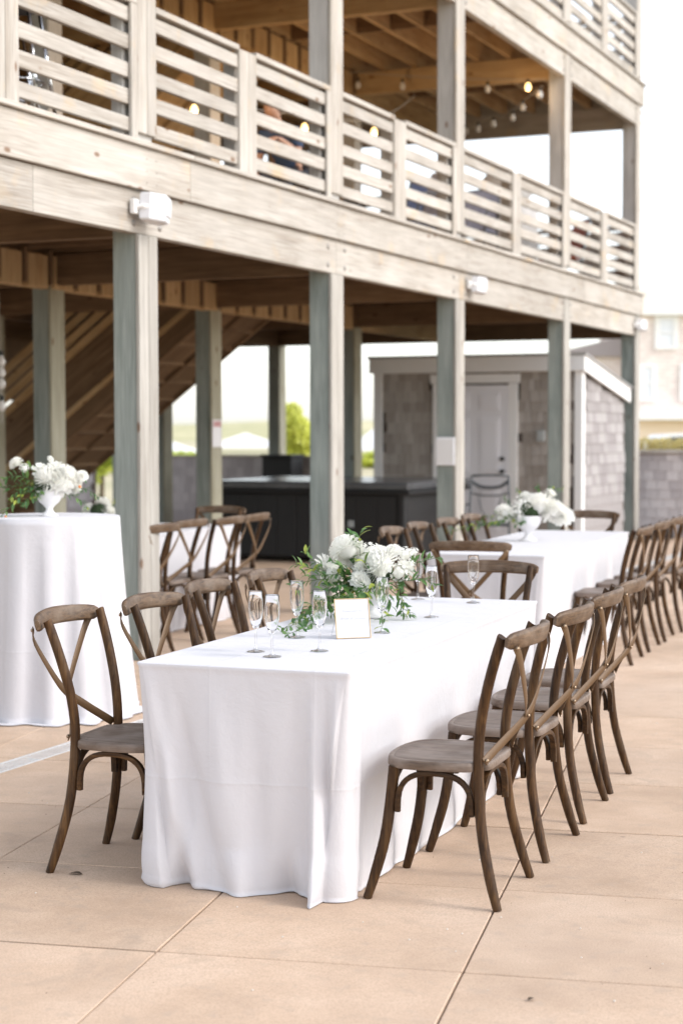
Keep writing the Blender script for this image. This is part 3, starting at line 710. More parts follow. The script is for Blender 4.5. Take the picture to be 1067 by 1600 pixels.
TA = .357; D1 = Vector((math.sin(TA), math.cos(TA), 0)); L1 = Vector((-math.cos(TA), math.sin(TA), 0))
def rear(mx, my, face): f = Vector((*face, 0)).normalized(); return mx+f.x*.245, my+f.y*.245
def railc(mx, my, face): f = Vector((*face, 0)).normalized(); return mx+f.x*.30, my+f.y*.30
FL_ = (L1.x, L1.y); FR_ = (-L1.x, -L1.y)
G1 = 'cross-back chairs around the front table'; G2 = 'cross-back chairs around the far table'; G3 = 'cross-back chairs around the table under the deck'
for (mx, my), lb in zip([(.572, 5.683), (.811, 6.31), (1.018, 6.905), (1.208, 7.46)],
    ['brown cross-back chair nearest the camera on the right of the front table', 'cross-back chair second along the right side of the front table', 'cross-back chair third along the right side of the front table', 'cross-back chair farthest along the right side of the front table']):
    chair(*rear(mx, my, FL_), FL_, lb, G1)
for (mx, my), lb in zip([(-1.0, 6.21), (-.75, 6.68), (-.575, 7.31), (-.348, 7.86)],
    ['brown cross-back chair standing left of the front table before the round table', 'cross-back chair second along the left side of the front table', 'cross-back chair third along the left side of the front table', 'cross-back chair farthest along the left side of the front table, behind the flutes']):
    chair(*railc(mx, my, FR_), FR_, lb, G1)
chair(*railc(.712, 8.36, (-.22, -.97)), (-.22, -.97), 'cross-back chair at the far end of the front table, facing the camera', G1)
chair(*railc(.73, 9.87, (D1.x*.6, D1.y)), (D1.x*.6, D1.y), 'cross-back chair at the near end of the far table, back to the camera', G2)
for (mx, my), lb in zip([(1.955, 11.41), (2.19, 12.07), (2.405, 12.65), (2.66, 13.25)],
    ['cross-back chair nearest on the right side of the far table', 'cross-back chair second on the right side of the far table', 'cross-back chair third on the right side of the far table', 'cross-back chair at the far right edge beside the far table']):
    chair(*rear(mx, my, FL_), FL_, lb, G2)
for (mx, my), lb in zip([(.316, 11.3), (.513, 11.85), (.748, 12.4), (.96, 12.95)],
    ['cross-back chair nearest on the left side of the far table', 'cross-back chair second on the left side of the far table', 'cross-back chair third on the left side of the far table by the green post', 'cross-back chair farthest on the left side of the far table']):
    chair(*railc(mx, my, FR_), FR_, lb, G2)
chair(*railc(1.93, 13.45, (-D1.x, -D1.y)), (-D1.x, -D1.y), 'cross-back chair at the far end of the far table beside the shed', G2)
NF = (N3.x, N3.y)
for (px, Z), lb in zip([(255, 11.75), (303, 12.36), (363, 12.75), (403, 13.2)],
    ['cross-back chair half hidden behind the first green post', 'cross-back chair right of the first green post, before a white table', 'cross-back chair third in the row under the deck', 'cross-back chair last in the row under the deck, beside the hot tub']):
    X = (px-533.5)/2700*Z; chair(*railc(X, Z, NF), NF, lb, G3)
chair(*railc((345-533.5)/2700*14.4, 14.4, (-E3.x, -E3.y)), (-E3.x, -E3.y), 'cross-back chair at the far end of the table under the deck', G3)
# ------------------------------------------------------------------ tables and cloths
FOLDS = {2: ((.03, .17, .032, .048), (.11, .20, .03, -.030), (.26, .13, .05, .028), (.57, -.03, .035, -.034), (.635, .0, .022, .052), (.68, .01, .014, -.045), (.72, -.03, .016, .045), (.42, .06, .05, -.022)), 3: ((.10, .08, .03, .022), (.22, .10, .04, -.014)), 1: ((.4, .1, .05, .02), (1.2, -.1, .05, .018))}
def cloth_rect(L, Wd, h, seed, ns=110, nr=46, corner=.012):
    rs = random.Random(seed); ph = [rs.uniform(0, 6.28) for _ in range(8)]; so_ = rs.uniform(0, 50)
    a, b_ = L/2, Wd/2; sides = [((a, -b_), (0, 1), 2*b_), ((a, b_), (-1, 0), 2*a), ((-a, b_), (0, -1), 2*b_), ((-a, -b_), (1, 0), 2*a)]
    nors = [(1, 0), (0, 1), (-1, 0), (0, -1)]
    V = []; F = []
    # sample list: (side, t) or (corner, ang)
    samp = []
    for k in range(4):
        n_ = max(24, int(ns*sides[k][2]/max(L, Wd)))
        for i in range(n_+1): samp.append((0, k, i/n_))
        for i in range(1, 16): samp.append((1, k, i/16))
    m = len(samp)
    vs = [(-1, .0), (0, 0)]+[(0, .004), (1, .012)]
    rows = [('t', .0), ('t', .35), ('t', .75), ('t', .96), ('t', .99), ('e', 0), ('e', .5)]+[('d', k/nr) for k in range(1, nr+1)]+[('f', 1), ('f', 2)]
    for typ, v in rows:
        for (c, k, q) in samp:
            (px, py), (dx, dy), ln = sides[k]; nx_, ny_ = nors[k]; n2x, n2y = nors[(k+1) % 4]
            vv = v if typ == 'd' else (1 if typ == 'f' else 0)
            r = .012+.10*vv**.8
            if c == 0:
                tt = r+(ln-2*r)*q; bx = px+dx*tt; by = py+dy*tt; ox, oy = nx_, ny_
                dist = min(tt, ln-tt); s_ = k*7.3+tt; diag = 0
            else:
                an = q*math.pi/2; ox = nx_*math.cos(an)+n2x*math.sin(an); oy = ny_*math.cos(an)+n2y*math.sin(an)
                cx = px+dx*(ln-r)-nx_*r+0*dx; cy = py+dy*(ln-r)-ny_*r
                bx = px+dx*(ln-r*.6)+(-nx_)*r*.0; by = py+dy*(ln-r*.6)
                bx = cx+ox*r; by = cy+oy*r; dist = 0; s_ = k*7.3+ln; diag = math.sin(an*2)
            if typ == 't':
                V.append((bx*v, by*v, h+.0028+.002*noise.noise((bx*v*4, by*v*4, so_)))); continue
            if typ == 'e':
                V.append((bx+ox*(.004 if v == .5 else 0), by+oy*(.004 if v == .5 else 0), h+.003-(.004 if v == .5 else 0))); continue
            wgt = vv**1.25
            g_ = .010*math.sin(s_*9.0+ph[0]+1.1*math.sin(s_*2.1))+.008*math.sin(s_*17+ph[1]+vv*1.2)+.028*noise.noise((s_*2.6+so_, vv*1.0, .3))
            g_ += .016*noise.noise((s_*6+so_, vv*2.2, 4.3))
            for (t0, sl_, w0, A0) in FOLDS.get(k, ()) if c == 0 else ():
                g_ += A0*math.exp(-((tt-t0-sl_*vv)/(w0*(.6+.8*vv)))**2)
            cf = math.exp(-(dist/.085)**2); dent = math.exp(-((dist-.17)/.07)**2) if c == 0 else 0
            rip = .020*math.sin(dist*70+ph[2+k % 4]+1.5*vv)*math.exp(-(dist/.20)**2)+.012*math.sin(dist*31+ph[3])*math.exp(-(dist/.4)**2)
            disp = wgt*(g_*(1.0 if k % 2 == 0 or c else .6) + corner*cf*diag - .03*dent + rip) - (.030 if k % 2 else .010)*vv*(1 if c == 0 else .6) + .004*vv
            z = h*(1-vv)+.004+.04*max(0, noise.noise((s_*3.1+so_, 5.5, 1)))*max(0, (vv-.85)/.15)
            bul = max(0, (vv-.80)/.2); disp += .004*bul*(1-bul)*4
            if k == 2 and c == 0: disp += .03*bul*math.exp(-((tt-.66)/.09)**2)+.02*bul*math.sin(tt*19+1.0)+.012*bul*math.sin(tt*58)*math.exp(-((tt-.64)/.13)**2)
            if k == 2 and c == 0: disp -= .05*bul**1.5*math.exp(-(tt/.09)**2)
            if typ == 'f':
                disp += .004-.010*(v-1); z = .003+.55*(z-.004)*(2-v)
            elif vv > .93: z += .03*(1-(1-vv)/.07)*max(0, noise.noise((s_*3+so_, 5, 5)))
            V.append((bx+ox*disp, by+oy*disp, z))
    nrw = len(rows)
    for r in range(nrw-1):
        for q in range(m): F.append((r*m+q, r*m+(q+1) % m, (r+1)*m+(q+1) % m, (r+1)*m+q))
    return mesh(V, F, True, [LINEN])
PLY = simple('plywood_tabletop', (.35, .24, .14), .6); STEELL = simple('grey_folding_leg', (.2, .2, .2), .4, .8)
def folding_table(cx, cy, rz, L, Wd, seed, ltab, lcl, dens=110):
    t = thing('folding_table', ltab, 'table', (cx, cy, 0), rz, 'long folding tables')
    b = MB(); b.box(-L/2+.01, L/2-.01, -Wd/2+.01, Wd/2-.01, .735, .758, .004); obj('table_top', b.mesh(PLY), t)
    for sx in (-1, 1):
        for sy in (-1, 1):
            b = MB(); b.sweep([(sx*(L/2-.3), sy*(Wd/2-.12), .0), (sx*(L/2-.3), sy*(Wd/2-.12), .735)], .014, 8); obj('leg', b.mesh(STEELL), t)
    c = obj('tablecloth', cloth_rect(L, Wd, .76, seed, dens), None, (cx, cy, 0), (0, 0, rz)); tag(c, lcl, 'tablecloth', 'white floor-length tablecloths')
TRZ = math.pi/2-TA
def tcen(fx, fy, L, Wd=.767): c = Vector((fx, fy, 0))+D1*L/2+L1*Wd/2; return c.x, c.y
T1 = tcen(.0276, 5.533, 2.464); T2 = tcen(1.249, 10.60, 2.65)
folding_table(*T1, TRZ, 2.464, .767, 5, 'long folding table in the foreground hidden under its white cloth', 'white linen cloth over the foreground table, falling to the tan slabs', 330)
folding_table(*T2, TRZ, 2.65, .767, 9, 'long folding table behind the front one, hidden under its white cloth', 'white linen cloth over the far long table before the shed', 120)
t3c = W(-12.6, .98); folding_table(t3c.x, t3c.y, BRZ, 2.44, .767, 13, 'long folding table under the deck behind the green posts', 'white linen cloth over the table under the deck', 100)
def cloth_round(r, h, seed, na=240, nr=34):
    rs = random.Random(seed); V = []; F = []; p = [rs.uniform(0, 6.28) for _ in range(4)]; so_ = rs.uniform(0, 40)
    rows = [('t', 0), ('t', .5), ('t', .97), ('t', .995), ('e', 0)]+[('d', k/nr) for k in range(0, nr+1)]+[('f', 1), ('f', 2)]
    for typ, v in rows:
        for k in range(na):
            a = 2*math.pi*k/na; ca, sa = math.cos(a), math.sin(a)
            if typ == 't': V.append((r*v*ca, r*v*sa, h+.003)); continue
            if typ == 'e': V.append(((r+.002)*ca, (r+.002)*sa, h-.0)); continue
            vv = v if typ == 'd' else 1
            wv = math.sin(13*a+p[0]+.9*math.sin(3*a+p[1])); wv = (abs(wv)**.7)*math.copysign(1, wv)
            d = vv**.8*(.015+.060*vv)+vv**.7*(.026*wv+.020*noise.noise((ca*2.5+so_, sa*2.5, vv*.7)))
            z = h*(1-vv)-.003*(1-vv)+.004
            if typ == 'f': d += .035*v*(1+noise.noise((ca*5, sa*5, so_))); z = .004+.012*abs(noise.noise((ca*9, sa*9, so_)))*(2-v)+.002
            V.append(((r+.004+d)*ca, (r+.004+d)*sa, z))
    for q in range(len(rows)-1):
        for k in range(na): F.append((q*na+k, q*na+(k+1) % na, (q+1)*na+(k+1) % na, (q+1)*na+k))
    return mesh(V, F, True, [LINEN])
CK = (-1.60, 9.46)
t = thing('cocktail_table', 'tall round cocktail table at the left hidden under its white cloth', 'table', (*CK, 0))
b = MB(); b.lathe([(0, 1.045), (.375, 1.045), (.378, 1.055), (.375, 1.066), (0, 1.066)], 40); obj('table_top', b.mesh(PLY), t)
b = MB(); b.lathe([(.0, 0), (.22, 0), (.22, .015), (.03, .04), (.03, 1.04)], 24); obj('pedestal', b.mesh(STEELL), t)
tag(obj('tablecloth', cloth_round(.38, 1.07, 3), None, (*CK, 0)), 'white linen cloth draped over the tall round cocktail table', 'tablecloth', 'white floor-length tablecloths')
# ------------------------------------------------------------------ flutes
b = MB()
outer = [(.0, .0), (.031, .0), (.0325, .0015), (.030, .003), (.012, .006), (.006, .012), (.0045, .03), (.0042, .06), (.005, .075), (.009, .084), (.017, .098), (.0235, .120), (.0262, .145), (.0262, .175), (.0245, .213), (.0240, .215)]
inner = [(.0232, .213), (.0248, .175), (.0248, .145), (.0222, .121), (.0160, .101), (.008, .090), (.0, .086)]
b.lathe(outer[9:]+inner, 28); BOWL = b.mesh(GLASS, True)
THIN = NT('thin_stem_glass'); _tr = THIN.n('ShaderNodeBsdfTransparent'); _gl = THIN.n('ShaderNodeBsdfGlossy'); _gl.inputs['Roughness'].default_value = .03; _lw = THIN.n('ShaderNodeLayerWeight'); _lw.inputs[0].default_value = .35
_mx = THIN.n('ShaderNodeMixShader'); THIN.l(_lw.outputs['Facing'], _mx.inputs[0]); THIN.l(_tr.outputs[0], _mx.inputs[1]); THIN.l(_gl.outputs[0], _mx.inputs[2]); THIN.l(_mx.outputs[0], THIN.t.nodes['Material Output'].inputs[0])
b = MB(); b.lathe(outer[3:10]+[(0, .086)], 24); STEMG = b.mesh(THIN.m, True); b = MB(); b.lathe(outer[:5]+[(.0, .007)], 28); FOOT = b.mesh(THIN.m, True)
cloth_line = [(-.302, 6.055), (-.239, 5.918), (-.078, 6.069), (-.168, 6.47), (.155, 6.608), (.373, 7.154), (.349, 7.905), (.592, 7.755)]
fl_lab = ['leftmost champagne flute at the near left corner of the front table', 'champagne flute nearest the camera on the front table', 'champagne flute just left of the gold framed card', 'champagne flute among the trailing leaves left of the flowers', 'champagne flute just right of the gold framed card', 'champagne flute right of the flowers on the front table', 'champagne flute half hidden behind the leaves right of the flowers', 'lone champagne flute at the far end of the front table']
for (x, y), lb in zip(cloth_line, fl_lab):
    f_ = thing('champagne_flute', lb, 'champagne glass', (x, y, .7635), R_.uniform(0, 6), 'champagne flutes on the front table'); obj('bowl', BOWL, f_); obj('stem', STEMG, f_); obj('foot', FOOT, f_)
# ------------------------------------------------------------------ framed card
fp = Vector((.0455, 6.434, .7645)); fdir = Vector((.133, .086, 0)).normalized(); ang = math.atan2(fdir.y, fdir.x)-.30
fr = thing('framed_card', 'small gold framed card with pale script standing on the front table', 'table sign', fp, ang)
TL = Matrix.Rotation(math.radians(-14), 4, 'X')
def fobj(name, me): o = obj(name, me, fr); o.matrix_local = TL; return o
w_, h_ = .134, .150
b = MB()
for q in ((-w_/2, w_/2, 0, .0026), (-w_/2, w_/2, h_-.0026, h_), (-w_/2, -w_/2+.0026, .0026, h_-.0026), (w_/2-.0026, w_/2, .0026, h_-.0026)): b.box(q[0], q[1], -.004, .004, q[2], q[3], .0008)
fobj('frame', b.mesh(GOLD)); b = MB(); b.box(-w_/2+.0026, w_/2-.0026, -.001, .001, .0026, h_-.0026); fobj('card', b.mesh(simple('satin_card', (.60, .60, .62), .35)))
for txt, zz, sz in (('Reserved for', .098, .016), ('Bride & Groom', .070, .0155)):
    cu = bpy.data.curves.new('lettering', 'FONT'); cu.body = txt; cu.size = sz; cu.align_x = 'CENTER'; cu.shear = .45; cu.extrude = .0001
    cu.materials.append(simple('pale_grey_ink', (.44, .44, .47), .6)); tmp = bpy.data.objects.new('tmp', cu); COL.objects.link(tmp); bpy.context.view_layer.update(); lm = bpy.data.meshes.new_from_object(tmp.evaluated_get(bpy.context.evaluated_depsgraph_get())); bpy.data.objects.remove(tmp); o = obj('lettering', lm, fr); o.matrix_local = TL @ Matrix.Translation((0, -.0014, zz)) @ Matrix.Rotation(math.pi/2, 4, 'X')
b = MB(); b.sweep([(-.055, .03, .10), (-.06, .10, .002), (.055, .10, .002), (.05, .03, .10)], .0016, 6); obj('stand_wire', b.mesh(CHROME), fr)
# ------------------------------------------------------------------ flowers
def mum_mesh(seed, n=150, up=.62):
    rs = random.Random(seed); b = MB(); 
    for i in range(n):
        q = (i+.5)/n; th = math.acos(1-q*(1+.45)); ph = i*2.39996+rs.uniform(-.1, .1)
        rad = .74+.26*min(1, q*1.8)+rs.uniform(-.06, .06)
        wd = .085+.055*q
        d = Vector((math.sin(th)*math.cos(ph), math.sin(th)*math.sin(ph), math.cos(th))); tg = Vector((-math.sin(ph), math.cos(ph), 0)); nn = d.cross(tg)
        P = []
        for t_, wt in ((.25, .35), (.6, .85), (.88, 1.05), (1.0, .72)):
            c = d*(rad*(.45+.55*t_)) + nn*(.30*(t_**2)*(.8-q)) ; cup = .055*wt
            P.append((c-tg*wd*wt+d*cup, c-d*0, c+tg*wd*wt+d*cup))
        V = [v for r in P for v in r]; F = []
        for r in range(3):
            for k in range(2): a = r*3+k; F.append((a, a+1, a+4, a+3))
        b.add(V, F)
    b.lathe([(0, -.55), (.45, -.4), (.66, -.05), (.66, .25), (.42, .52), (0, .62)], 12)
    V0 = list(b.V); F0 = list(b.F); k_ = len(V0)*2//3
    b.add([Vector(v)*.74+Vector((0, 0, .12)) for v in V0], F0, Matrix.Rotation(1.1, 4, 'Z'))
    return b.mesh(PETAL, True)
MUM = [mum_mesh(1), mum_mesh(2, 150)]
def ruff_mesh(seed, n=46):     # ruffled open bloom of broad petals
    rs = random.Random(seed); b = MB()
    for i in range(n):
        q = (i+.5)/n; th = .12+q*1.75; ph = i*2.39996; rad = .45+.55*q
        d = Vector((math.sin(th)*math.cos(ph), math.sin(th)*math.sin(ph), math.cos(th))); tg = Vector((-math.sin(ph), math.cos(ph), 0)); nn = d.cross(tg)
        rows = []
        for t_, wt in ((.2, .4), (.55, 1), (.85, 1.15), (1.0, .8)):
            c = d*(rad*t_)+nn*(.12*t_*(1-1.6*q)); rows.append([c+tg*(.27*wt*k)+d*(.10*abs(k)+.05*math.sin(k*5+i)*t_) for k in (-1, -.5, 0, .5, 1)])
        V = [v for r in rows for v in r]; F = []
        for r in range(3):
            for k in range(4): a = r*5+k; F.append((a, a+1, a+6, a+5))
        b.add(V, F)
    b.lathe([(0, -.5), (.35, -.35), (.5, 0), (.42, .3), (.2, .45), (0, .5)], 12)
    return b.mesh(PETAL, True)
RUF = [ruff_mesh(3), ruff_mesh(4, 34)]
def floret_mesh(seed, n=34):    # cluster of small blossoms
    rs = random.Random(seed); b = MB()
    for i in range(n):
        q = (i+.5)/n; th = math.acos(1-q*1.7); ph = i*2.39996; d = Vector((math.sin(th)*math.cos(ph), math.sin(th)*math.sin(ph), math.cos(th)))*rs.uniform(.75, 1.05)
        dn = d.normalized(); tg = dn.orthogonal().normalized(); bt = dn.cross(tg)
        for k in range(5):
            a = k*1.2566+i; u = tg*math.cos(a)+bt*math.sin(a); v = tg*math.cos(a+1.57)+bt*math.sin(a+1.57)
            c = d; b.add([c, c+u*.13-v*.09+dn*.03, c+u*.25+dn*.06, c+u*.13+v*.09+dn*.03], [(0, 1, 2, 3)])
    b.lathe([(0, -.4), (.4, -.3), (.6, 0), (.42, .4), (0, .6)], 10)
    return b.mesh(PETAL, False)
FLO = floret_mesh(5)
b = MB(); b.lathe([(0, .05), (.12, .03), (.16, -.02), (.1, -.1)], 10); HEART = b.mesh(CREAM, True)
def leaf_mesh(mat, wd=.2):
    V = []; F = []; rows = [(0, .02), (.15, .5), (.4, 1), (.65, .85), (.87, .4), (1, .0)]
    for t_, wt in rows:
        z = .18*math.sin(t_*2.2)*.5-.14*t_*t_
        V += [(-wd*wt, t_, z+.06*wt), (0, t_, z), (wd*wt, t_, z+.06*wt)]
    for r in range(5): a = r*3; F += [(a, a+1, a+4, a+3), (a+1, a+2, a+5, a+4)]
    return mesh(V, F, True, [mat])
LF = [leaf_mesh(LEAF, .17), leaf_mesh(LEAF, .21), leaf_mesh(LEAF, .14)]; LFY = leaf_mesh(LEAFY, .17)
def sprig(parent, pts, nl, size, rs, yel=.12, spread=.9):
    nl = int(nl*1.7); size *= 1.3
    pts = [Vector(p) for p in pts]; P = catmull(pts, 6); o0 = P[0]
    b = MB(); b.sweep([p-o0 for p in P], [.0018*(1-.5*k/len(P)) for k in range(len(P))], 5); s_ = obj('sprig', b.mesh(STEM), parent, o0)
    for i in range(nl):
        f = (i+.6)/nl*(len(P)-1); k = min(int(f), len(P)-2); p = P[k].lerp(P[k+1], f-k); d = (P[k+1]-P[k]).normalized()
        side = d.orthogonal().normalized(); side.rotate(Matrix.Rotation(rs.uniform(0, 6.28) if i % 2 else i*2.4, 3, d))
        dirv = (d*rs.uniform(.35, .9)+side*spread+Vector((0, 0, rs.uniform(-.25, .15)))).normalized()
        up_ = Vector((rs.uniform(-.4, .4), rs.uniform(-.5, .1), 1)); X = dirv.cross(up_).normalized(); Z = X.cross(dirv)
        M = Matrix((X, dirv, Z)).transposed().to_4x4(); M.translation = p-o0; sc2 = size*rs.uniform(.7, 1.2)*(1-.35*(i/nl))
        o = obj('leaf', LFY if rs.random() < yel else rs.choice(LF), s_); o.matrix_local = M @ Matrix.Scale(sc2, 4)
    return s_
def vase(parent, s_=1.0):
    prof = [(0, 0), (.046, 0), (.047, .006), (.034, .014), (.020, .028), (.018, .04), (.028, .055), (.052, .075), (.070, .105), (.078, .14), (.0755, .141), (.066, .108), (.045, .08), (0, .07)]
    b = MB(); b.lathe([(r*s_, z*s_) for r, z in prof], 36); return obj('vase', autosmooth(b.mesh(CERAM), 60), parent)
def bloom(parent, me, p, r, rs, heart=False, tilt=(0, 0)):
    r *= 1.25
    o = obj('flower', me, parent, p, (tilt[0]+rs.uniform(-.25, .25), tilt[1]+rs.uniform(-.25, .25), rs.uniform(0, 6)), r)
    if heart: obj('flower_heart', HEART, o, (0, 0, .42))
    return o
# front centrepiece
rs = random.Random(21); V1 = Vector((.124, 7.17, .7645))
cp1 = thing('centerpiece', 'white mums and trailing greenery in a white pedestal vase on the front table', 'flowers', V1, 0, 'white floral centrepieces')
vase(cp1)
def at(x, z, dy=0): return Vector((x, 7.17+dy, z))-V1
for (x, z, dy, r, me, h, tl) in [(.021, 1.045, 0, .058, MUM[0], 0, (.9, -.2)), (.163, .985, -.07, .062, MUM[0], 1, (1.0, .15)), (-.045, .955, -.03, .040, RUF[0], 0, (.9, -.5)), (-.066, .985, .0, .042, RUF[1], 0, (.6, -.6)), (-.028, .94, -.06, .036, MUM[1], 0, (1.1, -.4)),
        (.075, .925, -.09, .038, RUF[0], 0, (1.1, 0)), (.118, 1.03, .03, .036, FLO, 0, (.5, 0)), (.262, .965, -.02, .038, RUF[1], 0, (.8, .6)), (.088, .970, -.05, .040, RUF[1], 0, (.9, 0)), (.212, 1.035, .02, .036, RUF[0], 0, (.5, .4)),
        (.265, 1.02, 0, .030, FLO, 0, (.6, .6)), (.235, .95, -.05, .034, FLO, 0, (.9, .5)), (.10, 1.00, -.02, .036, RUF[0], 0, (.7, 0)), (.16, 1.03, .04, .04, RUF[1], 0, (.3, 0)), (.05, .99, .05, .05, RUF[0], 0, (0, 0)), (.30, 1.035, 0, .016, FLO, 0, (.6, .6)), (.285, .985, -.03, .018, FLO, 0, (.6, .6))]:
    bloom(cp1, me, at(x, z, dy), r, rs, h, tl)
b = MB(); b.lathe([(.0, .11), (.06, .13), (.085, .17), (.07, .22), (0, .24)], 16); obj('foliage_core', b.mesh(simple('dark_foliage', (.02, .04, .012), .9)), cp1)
SP = [([(.07, .93, 0), (-.02, .93, -.05), (-.12, .97, -.06), (-.19, .99, -.07)], 16, .05), ([(.05, .92, 0), (-.06, .93, -.08), (-.15, .92, -.1), (-.19, .90, -.12)], 16, .045),
      ([(.06, .91, -.02), (-.05, .89, -.12), (-.13, .83, -.2), (-.18, .785, -.25)], 17, .042), ([(.06, .90, -.02), (-.04, .86, -.14), (-.12, .80, -.28), (-.19, .78, -.42), (-.235, .775, -.60)], 24, .038),
      ([(.05, .90, -.05), (-.03, .85, -.16), (-.10, .79, -.33), (-.15, .775, -.5), (-.21, .775, -.72)], 22, .034), ([(.08, .90, -.05), (.02, .87, -.15), (-.02, .83, -.2), (-.04, .80, -.22)], 14, .04),
      ([(.1, .9, -.05), (.10, .875, -.14), (.09, .85, -.18), (.10, .82, -.22)], 12, .042), ([(.08, .95, 0), (.075, 1.05, -.01), (.075, 1.10, -.02), (.085, 1.135, -.02)], 7, .044), ([(.05, .95, 0), (.05, 1.05, -.01), (.045, 1.11, -.02)], 5, .042),
      ([(.2, .93, 0), (.28, .98, -.02), (.34, 1.0, -.03), (.40, 1.015, -.03)], 13, .040), ([(.2, .92, 0), (.28, .92, -.05), (.34, .93, -.08), (.38, .90, -.1)], 13, .038),
      ([(.19, .91, 0), (.24, .88, -.06), (.25, .82, -.1), (.25, .785, -.12)], 16, .036), ([(.18, .90, -.05), (.23, .86, -.12), (.27, .81, -.12), (.28, .78, -.12)], 13, .034), ([(.12, .9, -.1), (.15, .84, -.25), (.16, .80, -.4), (.155, .775, -.52)], 9, .046),
      ([(.12, .96, -.05), (.10, .99, -.10), (.09, 1.01, -.12)], 5, .044), ([(.02, .97, -.08), (.0, .98, -.12), (-.01, .96, -.14)], 5, .04), ([(.12, .92, -.1), (.16, .90, -.15), (.19, .91, -.17)], 5, .042)]
SP += [([(.06, .92, -.03), (-.0, .91, -.1), (-.06, .90, -.14), (-.10, .87, -.17)], 14, .040), ([(.06, .94, -.02), (-.01, .95, -.1), (-.09, .95, -.13), (-.15, .95, -.15)], 14, .042), ([(.06, .90, -.04), (.0, .87, -.12), (-.06, .83, -.19), (-.10, .80, -.24)], 14, .040),
       ([(.07, .90, -.05), (.03, .88, -.15), (.0, .85, -.22), (-.01, .82, -.26)], 12, .040), ([(.10, .91, -.06), (.09, .89, -.16), (.06, .87, -.2), (.05, .85, -.22)], 10, .042), ([(.14, .91, -.06), (.17, .89, -.14), (.19, .86, -.18), (.20, .83, -.2)], 12, .038),
       ([(.05, .93, 0), (-.04, .97, -.03), (-.11, 1.0, -.04), (-.155, 1.035, -.05)], 10, .044), ([(.05, .9, -.04), (-.05, .86, -.15), (-.13, .82, -.24), (-.17, .79, -.34)], 14, .038)]
for pts, nl, sz in SP: sprig(cp1, [at(x, z, dy) for x, z, dy in pts], nl, sz*1.08, rs, .18 if sz > .043 else .06)
# cocktail table centrepiece
def far_piece(loc, label, sc_, seed, blooms, sprigs, berry=False):
    rs = random.Random(seed); c = thing('centerpiece', label, 'flowers', loc, 0, 'white floral centrepieces'); vase(c, sc_)
    for (x, y, z, r, me) in blooms: bloom(c, me, (x, y, z), r, rs, 0, (.7, x*3))
    for pts, nl, sz in sprigs: sprig(c, pts, nl, sz, rs, .15)
    if berry:
        bm = simple('orange_berry', (.8, .22, .02), .4); b = MB(); b.lathe([(0, -.008), (.007, -.004), (.008, 0), (.006, .006), (0, .008)], 8); me = b.mesh(bm, True)
        for p in ((-.13, -.06, .06), (-.22, -.1, -.0), (.17, -.02, .16)): obj('berry', me, c, p)
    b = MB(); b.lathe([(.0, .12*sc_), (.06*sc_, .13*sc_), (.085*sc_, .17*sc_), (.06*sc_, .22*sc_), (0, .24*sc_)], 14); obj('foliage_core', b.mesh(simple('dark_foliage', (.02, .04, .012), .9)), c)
far_piece((CK[0]+.005, CK[1]-.02, 1.0745), 'white blooms, trailing leaves and orange berries in a white vase on the round table', 1.0, 5,
    [(.0, -.03, .20, .068, MUM[0]), (.05, -.05, .19, .06, RUF[0]), (.03, 0, .25, .055, RUF[1]), (.10, -.02, .22, .052, MUM[1]), (.085, -.06, .16, .05, RUF[0]), (-.04, 0, .24, .05, RUF[1]), (-.18, 0, .29, .035, RUF[0]), (-.13, -.03, .26, .022, FLO), (.18, 0, .22, .030, RUF[0]), (.005, .02, .31, .018, RUF[1]), (.12, .03, .18, .05, MUM[1])],
    [([(-.03, 0, .14), (-.10, -.03, .20), (-.17, -.04, .22), (-.24, -.04, .20)], 18, .042), ([(-.03, -.02, .14), (-.09, -.06, .16), (-.15, -.07, .14), (-.20, -.08, .10)], 18, .042), ([(-.03, 0, .16), (-.08, 0, .24), (-.13, 0, .28)], 12, .04), ([(-.05, -.03, .13), (-.13, -.08, .12), (-.2, -.1, .05), (-.26, -.14, -.02), (-.29, -.2, -.07)], 22, .036),
     ([(-.05, 0, .15), (-.14, 0, .17), (-.22, -.02, .15), (-.30, -.02, .17)], 16, .04), ([(.05, .02, .13), (.13, .05, .15), (.20, .06, .14), (.26, .07, .10)], 16, .036), ([(.05, .0, .13), (.12, .02, .11), (.17, .03, .08), (.21, .03, .04)], 12, .034), ([(.0, -.03, .13), (-.03, -.08, .14), (-.05, -.1, .1)], 9, .04), ([(.03, .0, .15), (.12, .0, .2), (.19, .0, .20)], 8, .035), ([(-.02, -.03, .14), (-.10, -.08, .10), (-.13, -.1, .06)], 12, .04)], True)
c2 = (1.30, 12.02)
